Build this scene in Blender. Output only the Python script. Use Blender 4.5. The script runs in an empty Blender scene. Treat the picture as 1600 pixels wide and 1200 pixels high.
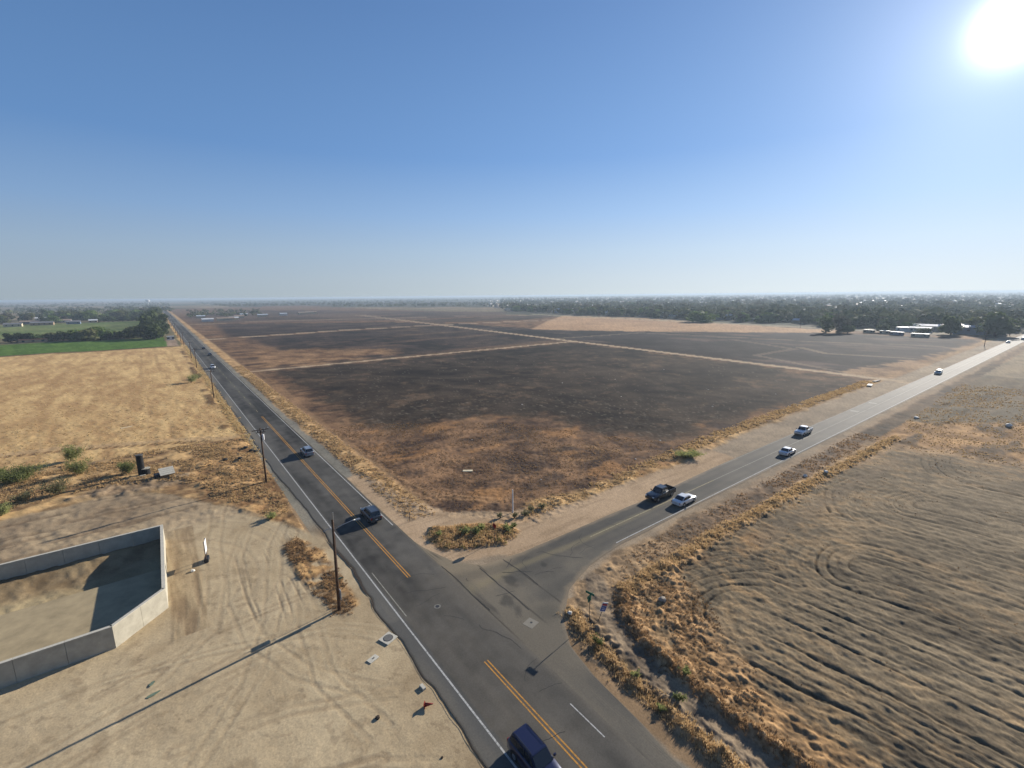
import bpy, bmesh, math, random
import numpy as np
from mathutils import Vector, Matrix, Quaternion
R = math.radians
random.seed(7); rng = np.random.default_rng(11)
scene = bpy.context.scene
C = scene.collection
# world frame: +Y runs along the long straight road, +X along the crossing road, camera over (0,0)
CAM_H = 33.0
# ------------------------------------------------------------------ camera
yaw, pitch, roll = R(37.253), R(10.876), R(-0.5566)
cd = bpy.data.cameras.new('camera'); cam = bpy.data.objects.new('camera', cd); C.objects.link(cam)
F = Vector((math.sin(yaw)*math.cos(pitch), math.cos(yaw)*math.cos(pitch), -math.sin(pitch)))
R0 = Vector((math.cos(yaw), -math.sin(yaw), 0)); U0 = R0.cross(F)
Rr = R0*math.cos(roll)+U0*math.sin(roll); Uu = -R0*math.sin(roll)+U0*math.cos(roll)
M = Matrix((Rr, Uu, -F)).transposed().to_4x4(); M.translation = Vector((0, 0, CAM_H)); cam.matrix_world = M
cd.sensor_fit = 'HORIZONTAL'; cd.sensor_width = 36.0; cd.lens = 36.0*720.53/1600.0
cd.clip_start = 0.5; cd.clip_end = 90000
scene.camera = cam
# ------------------------------------------------------------------ light
SUN_AZ, SUN_EL = R(81.6), R(19.8)
sdir = Vector((math.sin(SUN_AZ)*math.cos(SUN_EL), math.cos(SUN_AZ)*math.cos(SUN_EL), math.sin(SUN_EL)))
world = bpy.data.worlds.new('World'); scene.world = world; world.use_nodes = True
nt = world.node_tree; nt.nodes.clear()
wo = nt.nodes.new('ShaderNodeOutputWorld'); bg = nt.nodes.new('ShaderNodeBackground')
sky = nt.nodes.new('ShaderNodeTexSky'); sky.sky_type = 'NISHITA'; sky.sun_disc = False
sky.sun_elevation = SUN_EL; sky.sun_rotation = SUN_AZ
sky.altitude = 100; sky.air_density = 1.0; sky.dust_density = 0.15; sky.ozone_density = 3.0
SKY_K = 0.11
# bright halo round the sun (forward scattering in the dusty air), a function of the angle to the sun
geo = nt.nodes.new('ShaderNodeTexCoord'); dot = nt.nodes.new('ShaderNodeVectorMath'); dot.operation = 'DOT_PRODUCT'
nrm = nt.nodes.new('ShaderNodeVectorMath'); nrm.operation = 'NORMALIZE'
nt.links.new(geo.outputs['Generated'], nrm.inputs[0]); nt.links.new(nrm.outputs[0], dot.inputs[0]); dot.inputs[1].default_value = sdir
def wm(op, a, b=None):
    n = nt.nodes.new('ShaderNodeMath'); n.operation = op
    for i, v in enumerate((a, b)):
        if v is None: continue
        if isinstance(v, (int, float)): n.inputs[i].default_value = v
        else: nt.links.new(v, n.inputs[i])
    return n.outputs[0]
ang = wm('ARCCOSINE', wm('MINIMUM', dot.outputs['Value'], 0.999999))
EXPO = 0.85; EK = 2**EXPO
D_ = math.pi/180
gl = wm('MULTIPLY', wm('EXPONENT', wm('MULTIPLY', wm('POWER', wm('DIVIDE', ang, 1.9*D_), 2.0), -1.0)), 2.0/EK)
gl = wm('ADD', gl, wm('MULTIPLY', wm('EXPONENT', wm('MULTIPLY', wm('DIVIDE', ang, 5.8*D_), -1.0)), 0.62/EK))
gl = wm('ADD', gl, wm('MULTIPLY', wm('EXPONENT', wm('MULTIPLY', wm('DIVIDE', ang, 22*D_), -1.0)), 0.13/EK))
# clear dusty-summer sky: the measured gradient by height above the horizon, tempered with the Nishita model
sxyz = nt.nodes.new('ShaderNodeSeparateXYZ'); nt.links.new(nrm.outputs[0], sxyz.inputs[0])
elev = wm('DIVIDE', wm('ARCSINE', sxyz.outputs['Z']), math.pi/2)
ramp = nt.nodes.new('ShaderNodeValToRGB'); ramp.color_ramp.interpolation = 'EASE' if False else 'LINEAR'
def _l(c): return [((v/255+0.055)/1.055)**2.4/EK for v in c]
st_ = [(0, (164, 179, 190)), (2, (164, 181, 196)), (5, (156, 180, 204)), (9, (134, 169, 210)), (15, (104, 147, 200)), (21, (97, 138, 190)), (28, (87, 126, 178)), (45, (72, 106, 162)), (90, (58, 90, 146))]
el_ = ramp.color_ramp.elements
for i, (e, c) in enumerate(st_):
    q = el_[i] if i < 2 else el_.new(e/90)
    q.position = e/90; q.color = (*_l(c), 1)
nt.links.new(elev, ramp.inputs['Fac'])
bg.inputs[1].default_value = SKY_K*0.006; nt.links.new(sky.outputs[0], bg.inputs[0])
bg3 = nt.nodes.new('ShaderNodeBackground'); nt.links.new(wm('MULTIPLY', wm('ADD', wm('MULTIPLY', wm('EXPONENT', wm('MULTIPLY', wm('POWER', wm('DIVIDE', ang, 60*D_), 2.0), -1.0)), 0.6), 1.0), 0.85), bg3.inputs[1]); nt.links.new(ramp.outputs[0], bg3.inputs[0])
bg2 = nt.nodes.new('ShaderNodeBackground'); bg2.inputs[0].default_value = (1.0, 0.985, 0.98, 1); nt.links.new(gl, bg2.inputs[1])
addw = nt.nodes.new('ShaderNodeAddShader'); nt.links.new(bg.outputs[0], addw.inputs[0]); nt.links.new(bg2.outputs[0], addw.inputs[1])
adde = nt.nodes.new('ShaderNodeAddShader'); nt.links.new(addw.outputs[0], adde.inputs[0]); nt.links.new(bg3.outputs[0], adde.inputs[1])
hzb = wm('MULTIPLY', wm('MULTIPLY', wm('EXPONENT', wm('MULTIPLY', wm('MAXIMUM', elev, 0.0), -12.0)), wm('EXPONENT', wm('MULTIPLY', wm('POWER', wm('DIVIDE', ang, 55*D_), 2.0), -1.0))), 0.27/EK)
bg4 = nt.nodes.new('ShaderNodeBackground'); bg4.inputs[0].default_value = (1.0, 0.93, 0.78, 1); nt.links.new(hzb, bg4.inputs[1])
addf = nt.nodes.new('ShaderNodeAddShader'); nt.links.new(adde.outputs[0], addf.inputs[0]); nt.links.new(bg4.outputs[0], addf.inputs[1])
nt.links.new(addf.outputs[0], wo.inputs[0])
sl = bpy.data.lights.new('sun', 'SUN'); sl.energy = 5.0; sl.angle = R(0.53); sl.color = (1.0, 0.93, 0.83)
sun = bpy.data.objects.new('sun', sl); C.objects.link(sun); sun.rotation_mode = 'QUATERNION'; sun.rotation_quaternion = sdir.to_track_quat('Z', 'Y')
scene.view_settings.view_transform = 'Standard'; scene.view_settings.look = 'None'
scene.view_settings.gamma = 1.0; scene.view_settings.exposure = EXPO; scene.view_settings.use_curve_mapping = False
scene.cycles.volume_bounces = 0; scene.cycles.max_bounces = 5; scene.cycles.diffuse_bounces = 2; scene.cycles.glossy_bounces = 2
scene.cycles.transparent_max_bounces = 8

# ------------------------------------------------------------------ helpers
ALB = 0.72
def lin(c):
    c = np.array(c, dtype=float)/255.0
    return np.where(c <= 0.04045, c/12.92, ((c+0.055)/1.055)**2.4)
def alb(r, g, b, k=1.0): return lin((r, g, b))*ALB*k

def mat(name, col, rough=0.7, metal=0.0, spec=0.3, var=0.0, scale=2.0, bump=0.0, bscale=8.0, coat=0.0):
    m = bpy.data.materials.new(name); m.use_nodes = True
    n = m.node_tree.nodes; l = m.node_tree.links; b = n['Principled BSDF']
    b.inputs['Roughness'].default_value = rough; b.inputs['Metallic'].default_value = metal
    b.inputs['Specular IOR Level'].default_value = spec; b.inputs['Coat Weight'].default_value = coat
    col = tuple(float(v) for v in col[:3])
    tc = n.new('ShaderNodeTexCoord')
    if var > 0:
        no = n.new('ShaderNodeTexNoise'); no.inputs['Scale'].default_value = scale; no.inputs['Detail'].default_value = 6; no.inputs['Roughness'].default_value = 0.65
        l.new(tc.outputs['Object'], no.inputs['Vector'])
        cr = n.new('ShaderNodeValToRGB'); cr.color_ramp.elements[0].position = 0.3; cr.color_ramp.elements[1].position = 0.7
        cr.color_ramp.elements[0].color = (*[v*(1-var) for v in col], 1); cr.color_ramp.elements[1].color = (*[min(1, v*(1+var)) for v in col], 1)
        l.new(no.outputs['Fac'], cr.inputs['Fac']); l.new(cr.outputs['Color'], b.inputs['Base Color'])
    else: b.inputs['Base Color'].default_value = (*col, 1)
    if bump > 0:
        no2 = n.new('ShaderNodeTexNoise'); no2.inputs['Scale'].default_value = bscale; no2.inputs['Detail'].default_value = 5
        l.new(tc.outputs['Object'], no2.inputs['Vector'])
        bp = n.new('ShaderNodeBump'); bp.inputs['Strength'].default_value = bump; bp.inputs['Distance'].default_value = 0.05
        l.new(no2.outputs['Fac'], bp.inputs['Height']); l.new(bp.outputs['Normal'], b.inputs['Normal'])
    return m

def attr_mat(name, rough=0.95, spec=0.12, fine=0.22, fscale=6.0, bump=0.35, bdist=0.06, translucent=0.0, sheen=0.0):
    """albedo comes from the mesh (what each spot of the surface is made of), grain from noise"""
    m = bpy.data.materials.new(name); m.use_nodes = True
    n = m.node_tree.nodes; l = m.node_tree.links; b = n['Principled BSDF']
    b.inputs['Roughness'].default_value = rough; b.inputs['Specular IOR Level'].default_value = spec
    a = n.new('ShaderNodeAttribute'); a.attribute_name = 'albedo'
    if fine > 0:
        tc = n.new('ShaderNodeTexCoord'); no = n.new('ShaderNodeTexNoise'); no.inputs['Scale'].default_value = fscale
        no.inputs['Detail'].default_value = 5; no.inputs['Roughness'].default_value = 0.7; l.new(tc.outputs['Object'], no.inputs['Vector'])
        mr = n.new('ShaderNodeMapRange'); mr.inputs['From Min'].default_value = 0.3; mr.inputs['From Max'].default_value = 0.7
        mr.inputs['To Min'].default_value = 1-fine; mr.inputs['To Max'].default_value = 1+fine; l.new(no.outputs['Fac'], mr.inputs['Value'])
        mx = n.new('ShaderNodeVectorMath'); mx.operation = 'SCALE'; l.new(a.outputs['Color'], mx.inputs[0]); l.new(mr.outputs[0], mx.inputs['Scale'])
        l.new(mx.outputs[0], b.inputs['Base Color'])
        if bump > 0:
            bp = n.new('ShaderNodeBump'); bp.inputs['Strength'].default_value = bump; bp.inputs['Distance'].default_value = bdist
            l.new(no.outputs['Fac'], bp.inputs['Height']); l.new(bp.outputs['Normal'], b.inputs['Normal'])
        src = mx.outputs[0]
    else:
        l.new(a.outputs['Color'], b.inputs['Base Color']); src = a.outputs['Color']
    if translucent > 0:
        tr = n.new('ShaderNodeBsdfTranslucent'); l.new(src, tr.inputs['Color'])
        ms = n.new('ShaderNodeMixShader'); ms.inputs[0].default_value = translucent
        l.new(b.outputs[0], ms.inputs[1]); l.new(tr.outputs[0], ms.inputs[2]); l.new(ms.outputs[0], n['Material Output'].inputs['Surface'])
    return m

def leaf_mat(name, c1, c2, trans=0.3, scale=0.6):
    m = bpy.data.materials.new(name); m.use_nodes = True
    n = m.node_tree.nodes; l = m.node_tree.links; b = n['Principled BSDF']
    b.inputs['Roughness'].default_value = 0.75; b.inputs['Specular IOR Level'].default_value = 0.15
    tc = n.new('ShaderNodeTexCoord'); no = n.new('ShaderNodeTexNoise'); no.inputs['Scale'].default_value = scale; no.inputs['Detail'].default_value = 5
    l.new(tc.outputs['Object'], no.inputs['Vector'])
    oi = n.new('ShaderNodeObjectInfo'); ad = n.new('ShaderNodeMath'); ad.operation = 'MULTIPLY_ADD'; ad.inputs[1].default_value = 0.5; 
    l.new(oi.outputs['Random'], ad.inputs[0]); l.new(no.outputs['Fac'], ad.inputs[2])
    cr = n.new('ShaderNodeValToRGB'); cr.color_ramp.elements[0].position = 0.45; cr.color_ramp.elements[1].position = 1.0
    cr.color_ramp.elements[0].color = (*c1, 1); cr.color_ramp.elements[1].color = (*c2, 1)
    l.new(ad.outputs[0], cr.inputs['Fac']); l.new(cr.outputs['Color'], b.inputs['Base Color'])
    tr = n.new('ShaderNodeBsdfTranslucent'); l.new(cr.outputs['Color'], tr.inputs['Color'])
    ms = n.new('ShaderNodeMixShader'); ms.inputs[0].default_value = trans
    l.new(b.outputs[0], ms.inputs[1]); l.new(tr.outputs[0], ms.inputs[2]); l.new(ms.outputs[0], n['Material Output'].inputs['Surface'])
    return m

def npmesh(name, co, faces, col=None, smooth=False):
    me = bpy.data.meshes.new(name)
    co = np.asarray(co, np.float32); faces = np.asarray(faces, np.int32); k = faces.shape[1]
    me.vertices.add(len(co)); me.vertices.foreach_set('co', co.ravel())
    me.loops.add(faces.size); me.loops.foreach_set('vertex_index', faces.ravel())
    me.polygons.add(len(faces)); me.polygons.foreach_set('loop_start', np.arange(0, faces.size, k, dtype=np.int32))
    if smooth: me.polygons.foreach_set('use_smooth', np.ones(len(faces), bool))
    if col is not None:
        a = me.attributes.new('albedo', 'FLOAT_COLOR', 'POINT'); c4 = np.ones((len(co), 4), np.float32); c4[:, :3] = np.clip(col, 0.002, 0.9); a.data.foreach_set('color', c4.ravel())
    me.update(calc_edges=True); return me
def link(name, me, m=None, parent=None, **props):
    o = bpy.data.objects.new(name, me); C.objects.link(o)
    if m is not None and me is not None and not me.materials: me.materials.append(m)
    if parent is not None: o.parent = parent
    for k, v in props.items(): o[k] = v
    return o
def struct(name, me, m, **p): return link(name, me, m, kind='structure', **p)
def thing(name, label, cat, loc=(0, 0, 0), rz=0.0, group=None):
    o = bpy.data.objects.new(name, None); C.objects.link(o); o.empty_display_size = 0.3
    o.location = loc; o.rotation_euler = (0, 0, rz); o['label'] = label; o['category'] = cat
    if group: o['group'] = group
    return o
def tag(o, label, cat, group=None):
    o['label'] = label; o['category'] = cat
    if group: o['group'] = group
    return o
def copy_tree(o, parent=None):
    c = o.copy(); C.objects.link(c); c.parent = parent
    for ch in o.children: copy_tree(ch, c)
    return c

class MB:
    """collects boxes, tubes and polygons for one part"""
    def __init__(s): s.v = []; s.f = []
    def add(s, vs, fs):
        b = len(s.v); s.v += [tuple(v) for v in vs]; s.f += [tuple(i+b for i in f) for f in fs]; return s
    def box(s, c, d, rz=0.0, taper=1.0, ry=0.0):
        m = Matrix.Rotation(rz, 3, 'Z') @ Matrix.Rotation(ry, 3, 'Y'); c = Vector(c); vs = []
        for sz in (-1, 1):
            t = taper if sz > 0 else 1.0
            for sx, sy in ((-1, -1), (1, -1), (1, 1), (-1, 1)): vs.append(c+m @ Vector((sx*d[0]/2*t, sy*d[1]/2*t, sz*d[2]/2)))
        return s.add(vs, [(3, 2, 1, 0), (4, 5, 6, 7), (0, 1, 5, 4), (1, 2, 6, 5), (2, 3, 7, 6), (3, 0, 4, 7)])
    def tube(s, pts, rads, n=8, cap=True):
        pts = [Vector(p) for p in pts]; b = len(s.v)
        if isinstance(rads, (int, float)): rads = [rads]*len(pts)
        for i, p in enumerate(pts):
            t = (pts[min(i+1, len(pts)-1)]-pts[max(i-1, 0)]).normalized()
            a = t.cross(Vector((0, 0, 1)) if abs(t.z) < 0.9 else Vector((1, 0, 0))).normalized(); c = t.cross(a)
            for k in range(n):
                w = 2*math.pi*k/n; s.v.append(tuple(p+(a*math.cos(w)+c*math.sin(w))*rads[i]))
        for i in range(len(pts)-1):
            for k in range(n): s.f.append((b+i*n+k, b+i*n+(k+1) % n, b+(i+1)*n+(k+1) % n, b+(i+1)*n+k))
        if cap: s.f.append(tuple(b+k for k in range(n))[::-1]); s.f.append(tuple(b+(len(pts)-1)*n+k for k in range(n)))
        return s
    def prism(s, poly, z0, z1):
        n = len(poly); return s.add([(x, y, z0) for x, y in poly]+[(x, y, z1) for x, y in poly],
            [tuple(range(n))[::-1], tuple(range(n, 2*n))]+[(i, (i+1) % n, n+(i+1) % n, n+i) for i in range(n)])
    def slab(s, q, th):
        """thin pane from four corners, thickened along its normal"""
        q = [Vector(p) for p in q]; nn = (q[1]-q[0]).cross(q[3]-q[0]).normalized()*th
        return s.add(q+[p+nn for p in q], [(3, 2, 1, 0), (4, 5, 6, 7), (0, 1, 5, 4), (1, 2, 6, 5), (2, 3, 7, 6), (3, 0, 4, 7)])
    def mesh(s, name, bevel=0.0, smooth=False, seg=2):
        me = bpy.data.meshes.new(name); me.from_pydata(s.v, [], s.f)
        bm = bmesh.new(); bm.from_mesh(me); bmesh.ops.recalc_face_normals(bm, faces=bm.faces)
        if bevel > 0: bmesh.ops.bevel(bm, geom=list(bm.edges), offset=bevel, segments=seg, affect='EDGES', clamp_overlap=True)
        if smooth:
            for f in bm.faces: f.smooth = True
        bm.to_mesh(me); bm.free(); return me
    def build(s, name, m, parent=None, bevel=0.0, smooth=False, **p): return link(name, s.mesh(name, bevel, smooth), m, parent, **p)

# ---- noise
_T = rng.random((16, 256, 256)).astype(np.float32)
def vnoise(x, y, seed=0):
    xi = np.floor(x); yi = np.floor(y); fx = (x-xi).astype(np.float32); fy = (y-yi).astype(np.float32)
    xi = xi.astype(np.int64); yi = yi.astype(np.int64); fx = fx*fx*(3-2*fx); fy = fy*fy*(3-2*fy); T = _T[seed % 16]
    x0 = xi & 255; x1 = (xi+1) & 255; y0 = yi & 255; y1 = (yi+1) & 255
    a = T[x0, y0]; b = T[x1, y0]; c = T[x0, y1]; d = T[x1, y1]
    return (a+(b-a)*fx)*(1-fy)+(c+(d-c)*fx)*fy
def fbm(x, y, wl, octv=4, seed=0, cell=None, gain=0.55, sx=1.0, sy=1.0):
    """-1..1; sx, sy stretch the pattern; octaves finer than the mesh fade out"""
    out = np.zeros_like(x, dtype=np.float32); amp = 1.0; tot = 0.0; w = wl; ca, sa = 1.0, 0.0
    u = x/sx; v = y/sy
    for o in range(octv):
        n = vnoise(u/w+17.3*o+seed*3.1, v/w-9.7*o+seed*5.7, seed+o)*2-1
        if cell is not None: n = n*np.clip((w*1.0/cell-0.6)/1.0, 0, 1)
        out += n*amp; tot += amp; amp *= gain; w *= 0.47
        u, v = u*0.8-v*0.6, u*0.6+v*0.8
    return out/tot*1.5
def ss(a, b, v): t = np.clip((v-a)/(b-a), 0, 1); return t*t*(3-2*t)
def sdf(x, y, poly):
    """signed distance to polygon, negative inside"""
    p = np.array(poly, float); d = np.full(x.shape, 1e18); ins = np.zeros(x.shape, bool)
    for i in range(len(p)):
        a = p[i]; b = p[(i+1) % len(p)]; e = b-a; wx = x-a[0]; wy = y-a[1]
        t = np.clip((wx*e[0]+wy*e[1])/(e@e), 0, 1); d = np.minimum(d, (wx-e[0]*t)**2+(wy-e[1]*t)**2)
        c = ((a[1] <= y) & (b[1] > y)) | ((b[1] <= y) & (a[1] > y))
        if abs(e[1]) > 1e-9: ins ^= c & (x < a[0]+(y-a[1])/e[1]*e[0])
    d = np.sqrt(d); return np.where(ins, -d, d)
def dline(x, y, pts):
    p = np.array(pts, float); d = np.full(x.shape, 1e18)
    for i in range(len(p)-1):
        a = p[i]; e = p[i+1]-a; wx = x-a[0]; wy = y-a[1]
        t = np.clip((wx*e[0]+wy*e[1])/(e@e), 0, 1); d = np.minimum(d, (wx-e[0]*t)**2+(wy-e[1]*t)**2)
    return np.sqrt(d)

# ================================================================== SETTING
# ---- ground sheet: rings round the camera's foot, finer near it
NA, NR = 960, 690
az_d = np.linspace(yaw-R(59), yaw+R(59), NA); az_c = np.linspace(yaw+R(59), yaw-R(59)+2*math.pi, 62)[1:-1]
az = np.concatenate([az_d, az_c]); nA = len(az)
dep = np.linspace(R(57.5), R(0.10), NR); rad = CAM_H/np.tan(dep)
RR, AA = np.meshgrid(rad, az, indexing='ij')
GX = (RR*np.sin(AA)).ravel(); GY = (RR*np.cos(AA)).ravel()
drr = np.gradient(rad); cell = np.repeat(np.maximum(np.abs(drr), 0), nA).astype(np.float32)
cell = np.sqrt(cell*np.repeat(rad*R(118)/NA, nA)).astype(np.float32)+0.02

P2 = [(216.5, 44), (218.6, 48.2), (237.0, 237.3), (260.8, 476.3), (300, 868)]       # farm path, south-north
PITB = (-40.0, -2.9, 54.4, 76.4)
LOT = [(16, -60), (16, 30), (16, 50), (15.0, 62), (12.2, 70), (9.0, 77), (3.0, 86), (-2, 94), (-9, 100), (-20, 99), (-60, 93), (-60, -60)]
ISL = [(26.2, 54.6), (28.3, 56), (31.5, 54.2), (37.2, 49.9), (37.0, 47.4), (33.7, 46.2), (29.6, 47.9), (26.6, 50)]
PLO = [(34.4, 24.5), (35.2, 26.8), (37.0, 28.4), (41, 28.6), (52, 28.6), (73, 28.4), (96, 27.4), (122, 25.6), (126, 14), (128, -4), (132, -60), (32.6, -60), (32.6, 10), (33.2, 20)]
def field_paint(X, Y, cell):
    """albedo, height and zone of the ground at every point"""
    N = X.size; col = np.zeros((N, 3), np.float32); z = np.zeros(N, np.float32); zone = np.zeros(N, np.int8)
    n1 = fbm(X, Y, 30, 4, 1, cell); n2 = fbm(X, Y, 7, 4, 2, cell); n3 = fbm(X, Y, 1.8, 4, 3, cell); n4 = fbm(X, Y, 0.6, 3, 4, cell); n5 = fbm(X, Y, 110, 4, 5, cell)
    wx = X+0.9*n2+0.35*n3; wy = Y+0.9*fbm(X, Y, 6, 3, 6, cell)+0.35*n4
    def put(mask, c, amp=0.0, zn=None):
        nonlocal col
        c = np.asarray(c, np.float32)
        if c.ndim == 1: c = c[None, :]
        m = mask[:, None].astype(np.float32); col = col*(1-m)+c*m
        if zn is not None: zone[mask > 0.5] = zn
    def mixc(a, b, t): t = np.clip(t, 0, 1)[:, None]; return np.asarray(a)[None, :]*(1-t)+np.asarray(b)[None, :]*t
    # far plain
    put(np.ones(N, bool), mixc(alb(118, 106, 84), alb(150, 132, 104), 0.5+0.9*n5))
    # block country, seen on the skyline
    big = vnoise(X/420+3, np.floor(Y/190)*7.3, 9); put(ss(0.5, 0.62, big)*ss(1300, 1700, Y)*(X < 400), mixc(alb(84, 88, 66), alb(120, 112, 88), 0.5+n5))
    town = ss(-12, 12, X-(478+0.03*(Y-100)+n1*10))*ss(900, 700, Y-0.5*(X-480)*0)+ss(0, 60, Y-(1980-1.7*(X-250)))*(X > 250)
    town = np.clip(town, 0, 1); put(town, mixc(alb(62, 68, 54), alb(104, 98, 82), 0.4+n2), zn=0)
    # ---- dirt between everything near
    nearm = (X < 60) & (X > 12) | ((Y < 60) & (X < 480) & (Y > 26))
    sand = mixc(alb(176, 156, 128), alb(196, 176, 146), 0.5+n2*0.8+n4*0.3)
    put(ss(480, 470, X)*ss(1900, 1700, Y)*(X > 12), mixc(alb(140, 116, 88), alb(168, 140, 106), 0.5+n2))
    # ---- west side: dry stubble field
    st = (X < 13.2)
    streak = fbm(X, Y, 5, 4, 7, cell, sx=0.5, sy=2.2)
    clump = fbm(X, Y, 1.1, 4, 8, cell)
    base = mixc(alb(186, 150, 104), alb(228, 192, 134), 0.5+0.7*streak+0.5*clump+0.35*n1)
    base = base*(1-0.25*ss(0.1, 0.9, clump))[:, None]
    mst = st*ss(-1, 1, Y-125)*ss(402, 400, wy); put(mst, base, zn=1); z += mst*(0.10*clump+0.10*n4)
    mst2 = st*ss(402, 404, wy)*ss(1200, 1100, Y); put(mst2, mixc(alb(110, 106, 78), alb(136, 122, 92), 0.5+n2))
    # long faint tractor lines
    for k in range(-9, 1):
        d = np.abs(X-(k*8.2+6+1.5*np.sin(Y/70+k))); put(st*(Y > 135)*(Y < 398)*ss(0.9, 0.3, d)*ss(-0.3, 0.5, n1)*0.4, alb(156, 124, 88))
    # ---- green fields
    gr = mixc(alb(74, 104, 40), alb(100, 128, 58), 0.5+0.8*streak+0.4*n1)
    put(st*(X < 3.2)*ss(406, 408, wy)*ss(512, 508, wy), gr, zn=2)
    put(st*(X < -9)*ss(590, 596, wy)*ss(905, 900, wy), mixc(alb(98, 116, 62), alb(128, 136, 82), 0.5+n1+0.6*streak), zn=2)
    put(st*(Y > 396)*(Y < 412)*ss(405.5, 403.5, np.abs(wy-404)+401)*(X < 12), mixc(alb(84, 78, 54), alb(120, 104, 74), 0.5+n2))
    put(((X > 3.4) & (X < 10) & (Y > 408) & (Y < 476)).astype(np.float32), mixc(alb(150, 130, 108), alb(176, 152, 128), 0.5+n2))
    # ---- weedy ground north of the lot
    wd = fbm(X, Y, 2.6, 4, 10, cell, sx=1.6, sy=1.0)
    weed = mixc(alb(134, 106, 76), alb(216, 178, 124), 0.45+0.9*wd+0.4*n4+0.3*n2)
    mw = st*ss(126, 123, wy)*ss(-1.5, 1.5, sdf(wx, wy, LOT)); put(mw, weed, zn=3)
    z += mw*(0.16*np.clip(wd, -0.6, 1)+0.12*n3)
    put(mw*ss(0.25, 0.6, n2+0.5*n3)*0.75*ss(105, 92, Y+0.2*X), alb(112, 86, 62))
    # faint farm track across
    d = dline(wx, wy, [(-90, 148), (-30, 143.4), (-20, 141.2), (-3, 133.5), (6, 128.5), (13.5, 124)]); put(st*ss(2.2, 0.9, d)*0.7, alb(196, 164, 122))
    d2 = np.abs(dline(X, Y, [(-90, 146), (-30, 141.4), (-20, 138.6), (-3, 131), (6, 126)])-0.5); put(st*ss(0.5, 0.15, d2)*0.75, alb(112, 84, 60)); z -= st*ss(0.5, 0.15, d2)*0.12
    # disturbed dark heap by the standpipe, rubble
    hp = ss(1, -1.5, sdf(wx, wy, [(-12, 108), (-5, 110), (2, 104), (1, 100), (-4, 98), (-12, 99.5), (-16, 103)])); put(hp*0.8, mixc(alb(128, 110, 88), alb(166, 144, 116), 0.5+n3+0.4*n4)); z += hp*(0.15+0.14*n3+0.12*n4)
    # ---- lot
    ml = ss(0.8, -0.8, sdf(wx, wy, LOT)); lotc = mixc(alb(178, 157, 123), alb(205, 184, 147), 0.5+0.55*n2+0.25*n3+0.3*n1); put(ml, lotc, zn=4)
    lc = ml*ss(77, 82, wy+0.10*X+1.5*n2); put(lc*0.8, mixc(alb(142, 122, 98), alb(178, 156, 124), 0.5+0.9*n2+0.3*n4)); z += lc*(0.07*n3+0.05*n4)
    rut = fbm(X, Y, 1.3, 3, 12, cell, sx=7, sy=0.6)
    put(ml*ss(79, 84, Y)*ss(0.15, 0.55, rut)*0.5, alb(114, 94, 74)); z -= ml*ss(79, 84, Y)*ss(0.1, 0.5, rut)*0.10
    # graded strip beside the basin, streaks along Y
    gs = ml*ss(-2.9, -2.5, X)*ss(0.6, 0.3, X)*(Y > 52)*(Y < 79); ys = fbm(X, Y, 0.9, 3, 13, cell, sx=0.5, sy=5)
    put(gs*0.65, mixc(alb(132, 108, 80), alb(178, 156, 120), 0.5+ys+0.3*n2)); z += gs*0.03*ys
    # fan of tyre tracks sweeping from the road towards the lot
    for k, (a0, r0) in enumerate(((0, 13.4), (0, 17.5), (0, 19.1), (0, 23.2), (0, 25))):
        rr = np.hypot(X+9-0.4*k, Y-62-1.1*k); th = np.arctan2(Y-62, X+9)
        for off in (0, 1.75):
            m = ml*ss(0.34, 0.1, np.abs(rr-r0-off+0.15*n2))*ss(1.9, 1.3, th)*ss(-1.2, -0.3, th)*(X > -2.2)*ss(-0.5, 0.3, n2+0.3)
            put(m*0.13, alb(136, 116, 92)); z -= m*0.012
            m2 = ml*ss(0.7, 0.3, np.abs(rr-r0-off-0.5+0.15*n2))*ss(1.9, 1.3, th)*ss(-1.2, -0.3, th)*(X > -2.2)*ss(-0.5, 0.3, n2+0.3); put(m2*0.1, alb(208, 188, 156))
    for x0 in (9.6, 10.1, 10.7, 11.3, 5.2, 6.9, 8.4, 7.4, 12.4, 4.6):
        xx = x0+0.5*np.sin(Y/9+x0); m = ml*ss(0.16, 0.04, np.abs(X-xx-0.2*n2))*ss(44, 49, Y+0.8*x0-8)*ss(72, 60, Y)*ss(-0.25, 0.2, n2); put(m*0.4, alb(112, 94, 76)); z -= m*0.03
    for k_, tp3 in enumerate(([(9.5, 79), (5.5, 72), (3.2, 64), (2.4, 55), (3.0, 47), (5.5, 40), (10, 34)], [(11.5, 73), (8.4, 66), (6.6, 58), (5.2, 50), (2.0, 42), (-3, 35), (-9, 29)], [(4, 86), (2.6, 78), (1.4, 70), (0.9, 60), (-0.5, 51), (-5, 46), (-14, 43)], [(12.5, 68), (10.5, 61), (9.2, 54), (7.6, 46), (7.0, 38), (9, 30)], [(-20, 49), (-9, 49.5), (0, 47.5), (9, 44), (13, 40)])):
        for off in (0, 1.7):
            dd = dline(X+0.25*n2, Y, [(a+off, b+off*0.2) for a, b in tp3]); m = ml*ss(0.26, 0.08, dd)*ss(-0.7, 0.1, n2+0.4*n3); put(m*0.22, alb(146, 126, 98)); z -= m*0.015; put(ml*ss(0.25, 0.35, dd)*ss(0.6, 0.42, dd)*0.22, alb(208, 190, 154))
    blot = fbm(X, Y, 2.2, 5, 14, cell); put(ml*ss(0.35, 0.8, blot)*0.35, alb(136, 116, 88)); put(ml*ss(0.6, 0.8, fbm(X, Y, 0.8, 3, 15, cell))*0.3, alb(118, 100, 80))
    z += ml*(0.02*n3+0.012*n4)
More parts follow.
